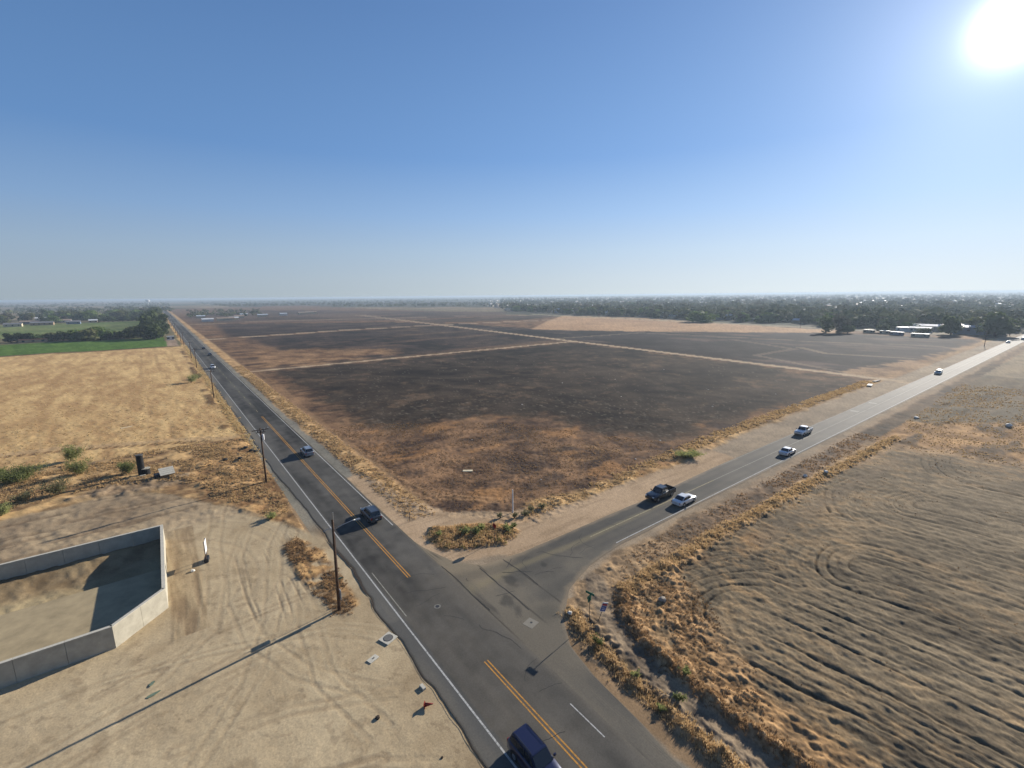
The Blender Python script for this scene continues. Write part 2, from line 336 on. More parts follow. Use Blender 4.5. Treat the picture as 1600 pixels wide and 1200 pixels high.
    for x0, y0, x1, y1 in ((-14, 40, 6, 44), (-8, 48, 9, 51.5), (-3, 38, 12, 33), (-12, 33, 9, 28), (4, 30, 13, 24), (-6, 44, 12, 46)):
        dd = np.abs(dline(X, Y, [(x0, y0), ((x0+x1)/2, (y0+y1)/2+1.0), (x1, y1)])+0.3*n2-0.5); put(ml*ss(0.35, 0.1, dd)*0.28*ss(-0.3, 0.3, n2), alb(132, 110, 84)); z -= ml*ss(0.35, 0.1, dd)*0.015
    # damp basin floor and its north bank
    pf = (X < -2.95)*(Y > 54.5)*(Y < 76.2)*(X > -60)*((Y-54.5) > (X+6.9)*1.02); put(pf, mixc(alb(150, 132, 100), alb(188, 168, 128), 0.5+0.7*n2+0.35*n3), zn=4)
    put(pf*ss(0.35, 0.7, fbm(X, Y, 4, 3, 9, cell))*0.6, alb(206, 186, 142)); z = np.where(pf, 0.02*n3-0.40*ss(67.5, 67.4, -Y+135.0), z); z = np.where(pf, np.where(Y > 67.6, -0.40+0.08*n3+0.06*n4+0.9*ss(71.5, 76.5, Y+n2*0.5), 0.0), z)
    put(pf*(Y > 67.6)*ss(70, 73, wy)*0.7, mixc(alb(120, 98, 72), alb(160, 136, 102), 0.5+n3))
    # dry weeds round pole at the road edge
    wp = ss(0.5, -0.4, sdf(wx*0.5+X*0.5, wy, [(9.6, 64), (11.4, 66), (13.6, 60), (13.9, 52), (13.4, 46), (11.6, 45.2), (10.6, 50), (9.7, 57)])); put(wp*ss(-0.6, 0.3, n3+0.35), mixc(alb(126, 98, 70), alb(200, 160, 108), 0.5+n3+0.4*n4), zn=3); z += wp*(0.10+0.14*n3)
    gp = ss(1.0, -1.2, sdf(wx, wy, [(2.0, 95), (3, 125), (13.4, 125), (14.0, 100), (13.9, 80), (12.6, 72), (11.0, 73), (8, 78), (3.6, 87)])); g_ = mixc(alb(136, 104, 72), alb(214, 172, 118), 0.5+0.8*wd+0.4*n4+0.35*n2); put(gp, g_, zn=3); z += gp*(0.10+0.18*np.clip(wd, -0.5, 1)+0.1*n4)
    put((X > 13.6)*(X < 17)*ss(62, 70, Y)*(X < 20), mixc(alb(128, 124, 110), alb(150, 142, 124), 0.5+n2)); rd = (X > 11.2)*(X < 14.4)*ss(124, 132, Y)*ss(1100, 1000, Y); put(rd*ss(0.5, -0.5, np.abs(wx-12.9)-1.3), mixc(alb(176, 136, 88), alb(222, 184, 124), 0.5+n2+n4*0.5), zn=3)
    rd2 = (X > 8)*ss(0.5, -0.5, np.abs(wx-11.0)-1.2)*(Y > 128)*(Y < 395)*ss(-0.1, 0.3, n2+0.3*n1); put(rd2*0.8, alb(98, 74, 54)); z += rd2*0.15
    # ---- east of the long road
    sh = (X > 19)*ss(26.4, 25.6, wx*0.5+X*0.5)*(Y > 10); put(sh, mixc(alb(128, 124, 112), alb(152, 146, 130), 0.5+n2*0.6+0.3*n3), zn=5)
    # shoulder + corner dirt
    gs2 = mixc(alb(150, 134, 112), alb(180, 160, 132), 0.5+0.7*n2+0.3*n3)
    put(((X > 26.1)*ss(62, 50, wy)*(wy > 33)*ss(600, 470, X)).astype(np.float32), gs2, zn=5)
    # brown land between verge and burnt fields
    east = ss(30.5, 32.0, wx)*ss(-1.0, 1.0, wy-(49.0+2.6*ss(60, 110, X)+9.0*ss(41, 31, X)))*(X < 480)*(Y < 2000)
    brn = mixc(alb(80, 64, 54), alb(158, 124, 92), 0.42+0.55*wd+0.5*n2+0.25*n4)
    put(east, brn, zn=6); z += east*(0.10*np.clip(wd, -0.5, 1)+0.08*n4)*ss(400, 150, Y+X)
    # golden verge along the long road
    vg = ss(26.0, 27.0, wx)*ss(31.3, 29.8, wx)*ss(58, 64, wy+n1); vgc = mixc(alb(144, 114, 80), alb(214, 176, 124), 0.5+0.8*n3+0.45*n2); vgc = vgc*1.15; put(vg, vgc, zn=3); z += vg*(0.10+0.16*n3)*(Y < 260)
    # golden verge along the cross road
    vb = 49.2+2.4*ss(60, 110, X)+0.8*n2; v2 = (X > 41)*ss(-1.4, 0.2, wy-vb)*ss(4.2, 1.6, wy-vb-1.2*n2)*(X < 470); put(v2, mixc(alb(150, 122, 86), alb(224, 184, 128), 0.5+0.8*n3+0.4*n2), zn=3); z += v2*(0.10+0.16*n3)*(X < 200)
    # burnt ground: main block
    bl = [(36.5, 235), (37.4, 193), (38, 150), (39.5, 122), (45.1, 103), (58.1, 106), (70, 104), (77, 95), (80.1, 80), (84, 66), (93, 59), (122.7, 56.5), (159.4, 53), (205, 52), (214, 60), (222, 130), (233, 235)]
    sd = sdf(X+5*n2+4*n3+9*n1*ss(400, 60, Y), Y+5*n2-3*n3, bl); bm = ss(5, -7, sd)
    bc = mixc(alb(42, 38, 34), alb(80, 69, 58), 0.5+0.5*n1+0.5*n2+0.25*n4); put(bm*east, bc, zn=7)
    fb = fbm(X, Y, 5, 6, 11, cell, gain=.75); put(bm*ss(0.15, 0.75, fb+0.4*n1)*0.55, alb(122, 100, 78)); put(bm*ss(0.3, 0.8, fbm(X, Y, 2.2, 5, 13, cell, sx=1.5, gain=.75))*0.35, alb(104, 94, 82))
    put(bm*ss(0.45, 0.8, fbm(X, Y, 0.9, 3, 14, cell))*0.45, alb(150, 136, 116))
    spk = (vnoise(X*1.7, Y*1.7, 12) > 0.93)*(cell < 1.2); put(bm*spk*0.22, alb(170, 158, 138))
    # burnt spots within the brown part, golden swirls
    lo = east*(1-bm)*(Y < 110)*(X > 33); put(lo*ss(0.05, 0.6, fbm(X, Y, 8, 6, 15, cell, gain=.7))*0.75, mixc(alb(62, 54, 50), alb(90, 76, 66), 0.5+n3))
    put(lo*ss(0.2, 0.6, fbm(X, Y, 6, 4, 1, cell, sx=1.8))*0.5, alb(196, 146, 94))
    for cx, cy, r0 in ((68, 66, 5.0), (64, 67.5, 3.6), (77, 65, 4.2)):
        q = np.abs(np.hypot((X-cx), (Y-cy)*1.15)-r0+0.4*n2); put(lo*ss(0.8, 0.1, q+0.3*n2)*ss(-0.2, 0.3, n3+0.5*n2)*0.35, alb(190, 152, 104))
    # blocks north of path 1
    b2 = [(37, 243), (36, 285), (60, 330), (58, 449), (66, 452), (240, 475), (256, 470), (238, 246), (120, 241)]
    m = ss(4, -4, sdf(X+4*n2+3*n1, Y+5*n2, b2)); c2 = mixc(alb(46, 42, 40), alb(84, 72, 64), 0.5+0.6*n1+0.5*n2); put(m, c2, zn=7)
    put(m*ss(0.3, 0.7, fbm(X, Y, 28, 4, 3, cell, sx=2.5, sy=0.9))*0.4, alb(140, 112, 88))
    tp = ss(7, -9, sdf(X+9*n2, Y+12*n2, [(36, 250), (36.8, 300), (49, 340), (88, 306), (120, 284), (112, 259), (62, 243)])); put(tp*0.8, mixc(alb(120, 92, 68), alb(184, 146, 106), 0.45+0.8*n2+0.5*n3), zn=7)
    put(m*ss(0.2, 0.7, fbm(X, Y, 7, 5, 2, cell, sx=1.6, gain=.75))*0.4, alb(128, 104, 82))
    b3 = [(47, 462), (58, 700), (80, 706), (240, 580), (262, 560), (262, 484), (150, 478)]
    m = ss(5, -5, sdf(X+4*n2, Y+8*n2, b3)); put(m, mixc(alb(56, 50, 46), alb(94, 78, 68), 0.5+0.6*n1+0.4*n2), zn=7)
    put(ss(4, -4, sdf(X+4*n2, Y+3*n2, [(60, 466), (57, 480), (150, 510), (255, 560), (258, 545), (150, 492)]))*0.8, alb(50, 45, 44))
    b4 = [(40, 760), (40, 1050), (160, 1500), (330, 1250), (560, 760), (470, 640), (270, 620)]
    m = ss(12, -12, sdf(X+8*n2, Y+8*n2, b4)); put(m, mixc(alb(80, 68, 60), alb(112, 94, 80), 0.5+0.8*n5+0.4*n1), zn=7)
    # east of path 2
    b5 = [(222, 56), (240, 237), (264, 476), (290, 500), (300, 345), (345, 258), (434, 150), (455, 70), (430, 55)]
    m = ss(4, -4, sdf(X+5*n2, Y+5*n2, b5)); put(m, mixc(alb(40, 38, 38), alb(68, 62, 60), 0.5+0.55*n1+0.5*n2), zn=7)
    put(m*ss(0.3, 0.75, fbm(X, Y, 20, 4, 6, cell, sx=0.8, sy=2.5))*0.5, alb(126, 106, 92))
    put((X > 222)*(X < 420)*ss(2, -2, (Y-55-6*n2)-10*ss(330, 230, X))*(Y > 50)*0.8, mixc(alb(138, 110, 82), alb(184, 150, 112), 0.5+n2+n3*.5))
    tf = [(290, 350), (400, 449), (526, 552), (540, 410), (488, 214), (468, 130), (440, 150), (345, 261)]
    m = ss(3, -3, sdf(X+3*n2, Y+3*n2, tf)); put(m, mixc(alb(176, 142, 108), alb(200, 162, 122), 0.5+0.6*n1+0.3*n2), zn=1)
    m = ss(4, -4, sdf(X+3*n2, Y+3*n2, [(268, 482), (290, 520), (400, 500), (470, 520), (520, 565), (440, 620), (280, 600)])); put(m*0.9, mixc(alb(60, 54, 50), alb(100, 84, 72), 0.5+n1), zn=7)
    put(ss(6, -6, np.abs(X-(500+0.06*(Y-214)))-9+4*n2)*(Y > 60)*(Y < 640)*0.8, alb(172, 156, 128))
    put(ss(1.5, 0.6, np.abs(X-(481+0.13*(Y-150))))*(Y > 60)*(Y < 560)*0.6, alb(96, 78, 64))
    # paths
    def path(pts, w, c, k=1.0, zn=8):
        d = dline(X+0.4*n2, Y+0.4*n2, pts); W = np.maximum(w, 2.4*cell); m = ss(W*0.5+0.5, W*0.5-0.4, d)*k*np.clip(w/W*1.15, 0, 1); put(m, mixc(np.array(c)*0.92, np.array(c)*1.08, 0.5+n3+0.5*n2), zn=zn)
    tan = alb(192, 168, 136)
    path([(27, 237.3), (226, 237.3), (236, 236)], 3.6, tan); path(P2, 5.0, tan); path([(26, 452), (56.6, 453.7), (150, 477), (262, 482), (420, 466), (470, 470)], 5.5, tan)
    path([(26, 720), (120, 742), (400, 660)], 6, alb(170, 146, 118)); path([(240, 262), (332, 252), (358, 115.5), (377, 70), (370, 52)], 3, tan, 0.4); path([(222, 60), (254, 117), (300, 116), (331, 170)], 2.2, tan, 0.3); path([(297, 60), (290, 96), (312, 118)], 3, tan, 0.4)
    for off in (-0.8, 0.8): path([(33.6+off, 233), (33.4+off, 196), (31.2+off, 145), (31.0+off, 105), (31.0+off, 80), (33+off, 66), (41, 58.5+off)], 0.55, alb(176, 140, 102), 0.7, None)
    for pts in ([(80, 160), (95, 120), (98, 90), (112, 62)], [(92, 236), (110, 190), (140, 160), (190, 150)], [(45, 220), (90, 165), (150, 135), (190, 128)], [(150, 200), (160, 130), (140, 90), (150, 60)], [(60, 120), (66, 100), (64, 76), (56, 64)], [(118, 330), (160, 380), (172, 430)]):
        for off in (-0.9, 0.9): path([(a+off, b) for a, b in pts], 0.4, alb(140, 120, 100), 0.3, None)
    # dirt corner ring + island of weeds
    cor = ss(0.6, -0.6, sdf(wx, wy, [(23.8, 82), (27.2, 84), (29.4, 67.5), (32.3, 60), (39.7, 53.6), (47, 50.2), (58, 49), (75, 48.8), (91, 51), (90, 43), (34, 42), (26, 47), (23.8, 55)])); put(cor, mixc(alb(178, 152, 120), alb(200, 172, 138), 0.5+0.5*n2+0.3*n3), zn=5)
    put(cor*ss(1.4, 0.2, np.abs(wy-(50.0+0.35*np.abs(X-42))))*0.5*(X > 30), alb(194, 156, 112))
    arc = fbm(X, Y, 1.2, 3, 4, cell, sx=5, sy=0.5); put(cor*ss(0.2, 0.6, arc)*0.35, alb(140, 118, 92)); z += cor*0.02*arc
    il = ss(0.5, -0.5, sdf(wx, wy, ISL)); put(il, mixc(alb(132, 92, 62), alb(206, 160, 104), 0.5+0.9*n3+0.4*n2), zn=3); z += il*(0.22+0.2*n3)
    # ---- south-east corner
    se = ss(0, 1.0, wx-(26.9+np.clip(0.9*(Y-26), 0, 99)))*ss(0.8, -0.4, wy-35.0)*(X < 500)*(Y < 36); put(se, mixc(alb(130, 110, 86), alb(192, 160, 120), 0.5+0.8*n3+0.5*n4+0.4*n2), zn=3); z += se*(0.08*n3+0.08*n4)
    put(se*ss(45, 60, X)*ss(35.4, 34.2, wy)*ss(30.2, 31.2, wy)*0.8, mixc(alb(98, 86, 74), alb(140, 116, 92), 0.5+1.0*n3+0.5*n4))
    put(se*ss(50, 90, X)*ss(1.2, 0, 34.4-wy)*0.8, alb(176, 154, 126))
    put(se*ss(33.2, 33.0, -(X-66.5))*0+se*(X > 130)*(X < 300)*ss(34.2, 32.5, wy)*ss(27.0, 28.5, wy)*0.8, mixc(alb(84, 78, 68), alb(124, 108, 88), 0.5+n2+n3*.5))
    cl_ = ss(1.0, 0.3, dline(X+0.3*n2, Y, [(32.6, 30.8), (31.2, 27.4), (30.0, 22.5), (29.6, 17), (29.3, 5), (29.2, -20)])); put(cl_*0.8, mixc(alb(84, 74, 60), alb(166, 142, 112), 0.5+0.9*n4+0.4*n3)); z += cl_*0.10*np.clip(n4+0.3*n3, -0.5, 1)
    g3 = ss(1.2, 0.1, np.abs(wy-(29.9-0.035*np.clip(X-60, 0, 80)))-0.5)*(X > 38)*(X < 135); put(g3, mixc(alb(150, 120, 84), alb(216, 176, 122), 0.5+0.9*n3), zn=3); z += g3*(0.1+0.2*np.clip(n3+0.3, 0, 1))
    far = ss(124, 132, wx+0.3*(Y-20))*(Y < 30)*(X < 500); put(far, mixc(alb(138, 108, 76), alb(204, 162, 112), 0.5+0.7*n2+0.5*n3), zn=3)
    lay = fbm(X, Y, 5, 4, 10, cell, sx=3.2, sy=0.7); put(far*ss(0.15, 0.5, lay)*0.85, mixc(alb(74, 68, 60), alb(104, 92, 76), 0.5+n3)); z += far*0.5*np.clip(lay, -0.3, 0.8)*ss(400, 160, X)
    put(far*(X > 152)*ss(0, 4, X-150-1.2*(27-Y))*ss(-45, -20, Y)*0.85, mixc(alb(92, 88, 76), alb(122, 112, 92), 0.5+lay)); put(far*(X > 260)*0.7, mixc(alb(150, 134, 108), alb(176, 156, 124), 0.5+n2))
    # ploughed field with looping furrows
    sp = sdf(X+0.5*n2, Y+0.5*n2, PLO); mp = ss(0.4, -0.6, sp); d = np.full(X.shape, 1e9)
    Xw = X+0.5*fbm(X, Y, 10, 2, 9)+0.10*(Y-20); Yw = Y+0.5*fbm(X, Y, 12, 2, 11); apex = np.ones_like(X)
    for xc, yc, k in ((45.0, 19.5, 1), (64.5, 15.0, 1), (92, 14.5, 1), (123, 9, 1)):
        dd = np.hypot((Xw-xc), np.maximum(Yw-yc, 0)*1.5); d = np.minimum(d, dd)
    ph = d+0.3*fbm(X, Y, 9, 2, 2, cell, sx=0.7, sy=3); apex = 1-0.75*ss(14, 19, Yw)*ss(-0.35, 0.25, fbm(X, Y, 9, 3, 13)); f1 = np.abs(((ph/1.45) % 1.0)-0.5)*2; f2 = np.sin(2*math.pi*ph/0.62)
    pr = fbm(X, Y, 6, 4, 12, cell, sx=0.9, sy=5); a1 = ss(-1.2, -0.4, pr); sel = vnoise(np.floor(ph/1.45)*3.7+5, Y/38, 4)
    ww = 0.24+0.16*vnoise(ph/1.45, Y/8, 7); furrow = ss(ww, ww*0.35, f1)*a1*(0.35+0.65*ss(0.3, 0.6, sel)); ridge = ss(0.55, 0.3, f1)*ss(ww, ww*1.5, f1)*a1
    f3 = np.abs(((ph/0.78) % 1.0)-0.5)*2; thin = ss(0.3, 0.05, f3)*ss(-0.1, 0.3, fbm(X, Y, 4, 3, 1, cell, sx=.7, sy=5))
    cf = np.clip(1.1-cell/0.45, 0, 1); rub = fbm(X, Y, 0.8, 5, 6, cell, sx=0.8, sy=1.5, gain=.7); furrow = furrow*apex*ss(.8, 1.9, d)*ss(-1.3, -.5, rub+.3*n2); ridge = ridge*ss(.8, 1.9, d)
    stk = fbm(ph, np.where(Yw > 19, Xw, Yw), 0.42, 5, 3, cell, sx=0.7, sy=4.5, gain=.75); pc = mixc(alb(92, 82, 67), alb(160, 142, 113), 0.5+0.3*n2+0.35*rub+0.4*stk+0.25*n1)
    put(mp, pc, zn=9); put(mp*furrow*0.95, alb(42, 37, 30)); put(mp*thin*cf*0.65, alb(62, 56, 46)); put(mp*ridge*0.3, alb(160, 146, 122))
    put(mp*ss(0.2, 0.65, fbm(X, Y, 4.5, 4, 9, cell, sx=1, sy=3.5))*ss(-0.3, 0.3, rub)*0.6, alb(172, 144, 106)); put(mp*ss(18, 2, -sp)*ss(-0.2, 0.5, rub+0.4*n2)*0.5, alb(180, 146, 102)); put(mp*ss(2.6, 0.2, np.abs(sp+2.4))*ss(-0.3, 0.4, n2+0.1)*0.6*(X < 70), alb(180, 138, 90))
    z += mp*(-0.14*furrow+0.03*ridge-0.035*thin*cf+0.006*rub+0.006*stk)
    hd = mp*ss(1.8, 0.6, np.abs(sp+3.2-0.0)); put(hd*(X > 60)*0.5, alb(134, 118, 96))
    gcp = ss(1.5, -2.5, sdf(X+1.2*n2, Y+1.2*n2, [(33.2, 25.0), (35.6, 28.6), (42, 30.2), (56, 30.2), (52, 27.5), (45.5, 26), (42, 22.5), (39.4, 17), (36.2, 8), (34.4, -10), (32.6, -10), (32.8, 18)])); put(gcp*ss(-0.7, 0.1, n3+0.4*n2)*0.85, mixc(alb(120, 94, 66), alb(214, 170, 118), 0.5+0.8*n4+0.7*n3)); z += gcp*(0.05*n4+0.04*n3)
    # earth bank and hollow track between verge and field
    tr = ss(1.5, 0.9, np.abs(dline(X+0.25*n2, Y, [(37.5, 33.4), (34.7, 29.6), (32.6, 25.5), (31.1, 20.5), (30.5, 14), (30.2, -30)]))); put(tr*0.8, mixc(alb(112, 100, 86), alb(148, 132, 110), 0.5+n3), zn=3)
    bk = np.exp(-((dline(X+0.3*n2, Y+0.3*n2, [(39, 30.2), (35.6, 28.0), (33.8, 24.4), (32.9, 19.5), (32.5, 14), (32.4, -30)]))/0.55)**2); z += bk*(0.34+0.25*n3+0.15*n4); put(np.clip(bk*1.3, 0, 1)*0.85, mixc(alb(146, 118, 84), alb(210, 172, 124), 0.5+0.9*n3+0.5*n4), zn=3)
    z -= ss(1.0, 0.2, dline(X, Y, [(34.6, 28.6), (32.6, 25.0), (31.5, 20), (31.0, 14), (30.8, -30)]))*0.08
    vgd = ss(0.9, 0.2, dline(X+0.4*n2, Y, [(31.3, 31.4), (29.9, 27.8), (28.9, 22.8), (28.7, 17), (28.3, 8)])); put(vgd*0.9, mixc(alb(140, 112, 78), alb(214, 176, 124), 0.5+n3+0.3*n4), zn=3); z += vgd*(0.22+0.25*n3+0.15*n4)
    # ---- keep the ground level under the roads
    keep = ss(0.5, 1.0, np.maximum(14.6-X, X-25.2)); flat1 = np.maximum(1-keep, 0)*(Y > -50)
    flat2 = (X > 22)*ss(0.8, 0.2, np.maximum(36.4-Y, Y-44.2))
    isx = ss(1.0, -0.2, sdf(X, Y, [(24, -40), (25.6, 14), (26.5, 20), (27.2, 26), (29.4, 30.8), (33.4, 33.9), (39, 35.8), (50, 37.0), (50, 43.5), (29, 43.5), (26.2, 47.8), (24, 60)]))
    fl = np.clip(flat1+flat2+isx, 0, 1); z = z*(1-fl); fl2 = ss(2.6, 1.0, np.minimum(np.maximum(14.6-X, X-25.2), np.where(X > 22, np.maximum(36.4-Y, Y-44.2), 99)))
    z = z*(1-0.75*fl2)
    z *= np.clip(1.25-cell/3.5, 0, 1)
    z = np.where(np.abs(z) < 1e-4, z*0, z)
    zone[(zone == 0) & (X > 14) & (X < 26) & (Y > -50) & (Y < 9000)] = 5
    return col, z, zone
gcol, gz, gzone = field_paint(GX, GY, cell)
gcol = gcol*(1+np.where(gzone == 4, 0.018, 0.085)*np.clip(rng.normal(0, 1, len(gcol)), -2.5, 2.5))[:, None].astype(np.float32)
# centre fan vertex
GX = np.append(GX, 0.0); GY = np.append(GY, 0.0); gz = np.append(gz, 0.0); gcol = np.vstack([gcol, alb(186, 165, 134)[None, :]]); gzone = np.append(gzone, 4)
ii, jj = np.meshgrid(np.arange(NR-1), np.arange(nA), indexing='ij'); jn = (jj+1) % nA
quads = np.stack([ii*nA+jj, ii*nA+jn, (ii+1)*nA+jn, (ii+1)*nA+jj], -1).reshape(-1, 4)[:, ::-1]
fan = np.stack([np.arange(nA), np.full(nA, NR*nA), (np.arange(nA)+1) % nA], -1)[:, ::-1]
ground_m = attr_mat('ground_material', spec=0.03, fine=0.16, fscale=5.0, bump=0.32, bdist=0.08)
gco = np.stack([GX, GY, gz], -1)
znames = {0: 'ground', 1: 'stubble_field', 2: 'green_field', 3: 'dry_grass_verge', 4: 'dirt_lot', 5: 'road_shoulder', 6: 'scrub_land', 7: 'burnt_field', 8: 'farm_track', 9: 'ploughed_field'}
qz = gzone[quads[:, 0]]
def sub(fs, name):
    u, inv = np.unique(fs.ravel(), return_inverse=True)
    struct(name, npmesh(name, gco[u], inv.reshape(fs.shape), gcol[u], smooth=True), ground_m)
for k, nm in znames.items():
    fs = quads[qz == k]
    if len(fs): sub(fs, nm)
sub(fan, 'ground')
def ground_z(xs, ys):
    xs = np.atleast_1d(np.array(xs, float)); ys = np.atleast_1d(np.array(ys, float)); r = np.hypot(xs, ys)
    return field_paint(xs, ys, (0.15+r*0.002).astype(np.float32))

# ---- roads
asphalt = attr_mat('asphalt', rough=0.78, spec=0.055, fine=0.16, fscale=9.0, bump=0.25, bdist=0.02)
def strip(name, us, lo, hi, ncol, axis, z, paint, wob=None):
    t = np.linspace(0, 1, ncol); U = np.repeat(us, ncol); L = np.repeat(lo(us), ncol); Hh = np.repeat(hi(us), ncol); V = L+(Hh-L)*np.tile(t, len(us))
    X, Y = (V, U) if axis == 'y' else (U, V)
    col = paint(X, Y); n = len(us); i, j = np.meshgrid(np.arange(n-1), np.arange(ncol-1), indexing='ij')
    q = np.stack([i*ncol+j, i*ncol+j+1, (i+1)*ncol+j+1, (i+1)*ncol+j], -1).reshape(-1, 4)
    if axis == 'x': q = q[:, ::-1]
    return struct(name, npmesh(name, np.stack([X, Y, np.full(X.size, z)], -1), q, col), asphalt)
def spaced(a, b, d0, k):
    out = [a]
    while out[-1] < b: out.append(out[-1]+max(d0, abs(out[-1])*k))
    return np.array(out)
def edge_wob(u, seed, a=0.22):
    cellw = np.full(u.shape, 0.2, np.float32); return a*fbm(u, u*0+seed*7.7, 6.0, 5, seed, cellw)
yl_pts = np.array([(-40, 14.8), (23, 14.8), (31.4, 14.9), (32.6, 14.7), (38, 15.2), (44, 14.9), (46, 15.4), (49, 15.2), (53, 15.6), (57, 15.4), (62, 15.1), (74, 15.2), (93, 14.3), (121, 14.6), (300, 14.4), (9000, 14.4)])
def lo1(u): return np.interp(u, yl_pts[:, 0], yl_pts[:, 1])+edge_wob(u, 3)*np.clip(1.2-u/400, 0, 1)
def hi1(u): return 24.25+0*u+edge_wob(u, 5, 0.12)
def paint1(X, Y):
    cl = (0.25+np.hypot(X, Y)*0.003).astype(np.float32)
    n2 = fbm(X, Y, 5, 4, 2, cl, sx=0.5, sy=3); n3 = fbm(X, Y, 1.2, 3, 3, cl); n1 = fbm(X, Y, 25, 3, 1, cl, sx=0.3, sy=2)
    dk = np.clip(0.45+0.5*n2+0.4*n1+0.3*n3, 0, 1)[:, None]
    c = alb(60, 59, 56)*(1-dk)+alb(106, 103, 96)*dk
    # wheel paths and centre joint
    for xw in (17.6, 19.4, 21.3, 23.0):
        m = (ss(0.55, 0.15, np.abs(X-xw+0.1*n2))*0.16)[:, None]; c = c*(1-m)+alb(100, 98, 94)*m
    m = (ss(0.7, 0.2, np.abs(X-20.2))*ss(145, 160, Y)*0.3)[:, None]; c = c*(1-m)+alb(120, 116, 100)*m
    ls = ss(16.75, 16.45, X+0.08*n3)[:, None]; c = c*(1-ls)+ls*(alb(106, 104, 98)*(1+0.10*n2)[:, None])
    m = (ss(16.5, 15.4, X)*ss(-0.2, 0.6, n2)*0.35)[:, None]; c = c*(1-m)+alb(150, 138, 116)*m
    m = (ls[:, 0]*(Y < 41)*0.35)[:, None]; c = c*(1-m)+alb(72, 74, 74)*m
    m = (ss(24.35, 24.0, -X+48.15)*0.35)[:, None]; c = c*(1-m)+alb(140, 130, 112)*m
    m = (ss(0.1, 0.5, n1)*(Y < 46)*0.3*(X > 16.7))[:, None]; c = c*(1-m)+alb(92, 88, 80)*m
    m = (ss(62, 40, Y)*(X > 16.7)*np.clip(0.25+0.3*n2, 0, 1))[:, None]; c = c*(1-m)+alb(118, 110, 96)*m
    fr = ss(0.25, 0.0, X-lo1(Y))[:, None]*0.7; c = c*(1-fr)+alb(60, 54, 46)*fr
    return c
strip('long_road', spaced(-60, 9000, 0.35, 0.0045), lo1, hi1, 46, 'y', 0.052, paint1)
ys_pts = np.array([(23.9, -60), (25.2, -20), (25.6, 14), (26.3, 18.3), (26.7, 23.4), (27.6, 27.4), (29.6, 30.6), (33.4, 33.7), (39, 35.5), (45.6, 36.45), (60, 36.6), (9000, 36.6)])
yn_pts = np.array([(23.9, 57), (24.6, 52), (26, 47.0), (28.4, 43.9), (34, 43.2), (57, 42.9), (80, 43.6), (9000, 43.75)])
def lo2(u): return np.interp(u, ys_pts[:, 0], ys_pts[:, 1])+edge_wob(u, 8, 0.16)*np.clip(1.2-u/300, 0, 1)*(u > 27)
def hi2(u): return np.interp(u, yn_pts[:, 0], yn_pts[:, 1])+edge_wob(u, 9, 0.14)*np.clip(1.2-u/300, 0, 1)
def paint2(X, Y):
    cl = (0.25+np.hypot(X, Y)*0.003).astype(np.float32)
    n2 = fbm(X, Y, 6, 4, 5, cl); n3 = fbm(X, Y, 1.2, 3, 6, cl); n1 = fbm(X, Y, 20, 3, 7, cl, sx=2, sy=0.3)
    dk = np.clip(0.5+0.35*n2+0.35*n1+0.15*n3, 0, 1)[:, None]; c = alb(90, 87, 80)*(1-dk)+alb(118, 112, 100)*dk
    for y0 in (37.9, 39.5, 41.1, 42.7):
        m = (ss(0.6, 0.1, np.abs(Y-y0))*0.22*(X > 40))[:, None]; c = c*(1-m)+alb(74, 74, 74)*m
    m = (ss(50, 30, X)*ss(-0.15, 0.45, n2+0.2)*0.5)[:, None]; c = c*(1-m)+alb(132, 122, 104)*m
    # dusty corner, dark turning lane
    m = (ss(2.5, -1, sdf(X+n2, Y+n2, [(23.5, 60), (25.5, 49), (29, 45.5), (34, 44), (30, 41.5), (26.5, 41), (23.5, 45)]))*0.75)[:, None]; c = c*(1-m)+alb(150, 136, 112)*m
    m = (ss(1.6, 0.3, np.abs(dline(X+0.5*n2, Y, [(24, 43.5), (30, 41.9), (42, 41.5), (70, 41.8)])))*0.35*(X < 75))[:, None]; c = c*(1-m)+alb(70, 70, 68)*m
    m = (ss(0.9, 0.1, np.abs(Y-40.2-0.5*ss(45, 33, X)+0.3*n2))*0.45*ss(70, 45, X))[:, None]; c = c*(1-m)+alb(146, 134, 104)*m
    for y0, x0, x1 in ((38.9, 27, 36), (42.3, 28, 35), (45.2, 25.5, 31)):
        pass
    for xs in (24.3, 27.9, 31.3):
        m = (ss(0.10, 0.02, np.abs(X-xs-0.05*n3-0.012*(Y-38)))*0.6*ss(30, 33, Y)*ss(47, 44, Y)*ss(-0.5, 0.1, n2+0.2))[:, None]; c = c*(1-m)+alb(44, 42, 40)*m
    m = (ss(0.45, 0.75, fbm(X, Y, 2.5, 4, 2, cl))*ss(34, 24, np.abs(X-30)+20)*0.6)[:, None]; c = c*(1-m)+alb(60, 60, 58)*m
    m = (ss(2.0, 0.4, np.hypot(X-29.0, (Y-32.4)))*0.4)[:, None]; c = c*(1-m)+alb(70, 72, 68)*m
    ed = np.minimum(Y-np.interp(X, ys_pts[:, 0], ys_pts[:, 1]), np.interp(X, yn_pts[:, 0], yn_pts[:, 1])-Y); m = (ss(0.9, 0.0, ed+0.3*n3)*0.55*(X < 90)+ss(0.25, 0.0, ed)*0.3*(X >= 90))[:, None]; c = c*(1-m)+alb(160, 142, 116)*m
    return c
strip('cross_road', np.concatenate([np.arange(23.9, 48, 0.18), spaced(48, 9000, 0.35, 0.005)]), lo2, hi2, 56, 'x', 0.044, paint2)
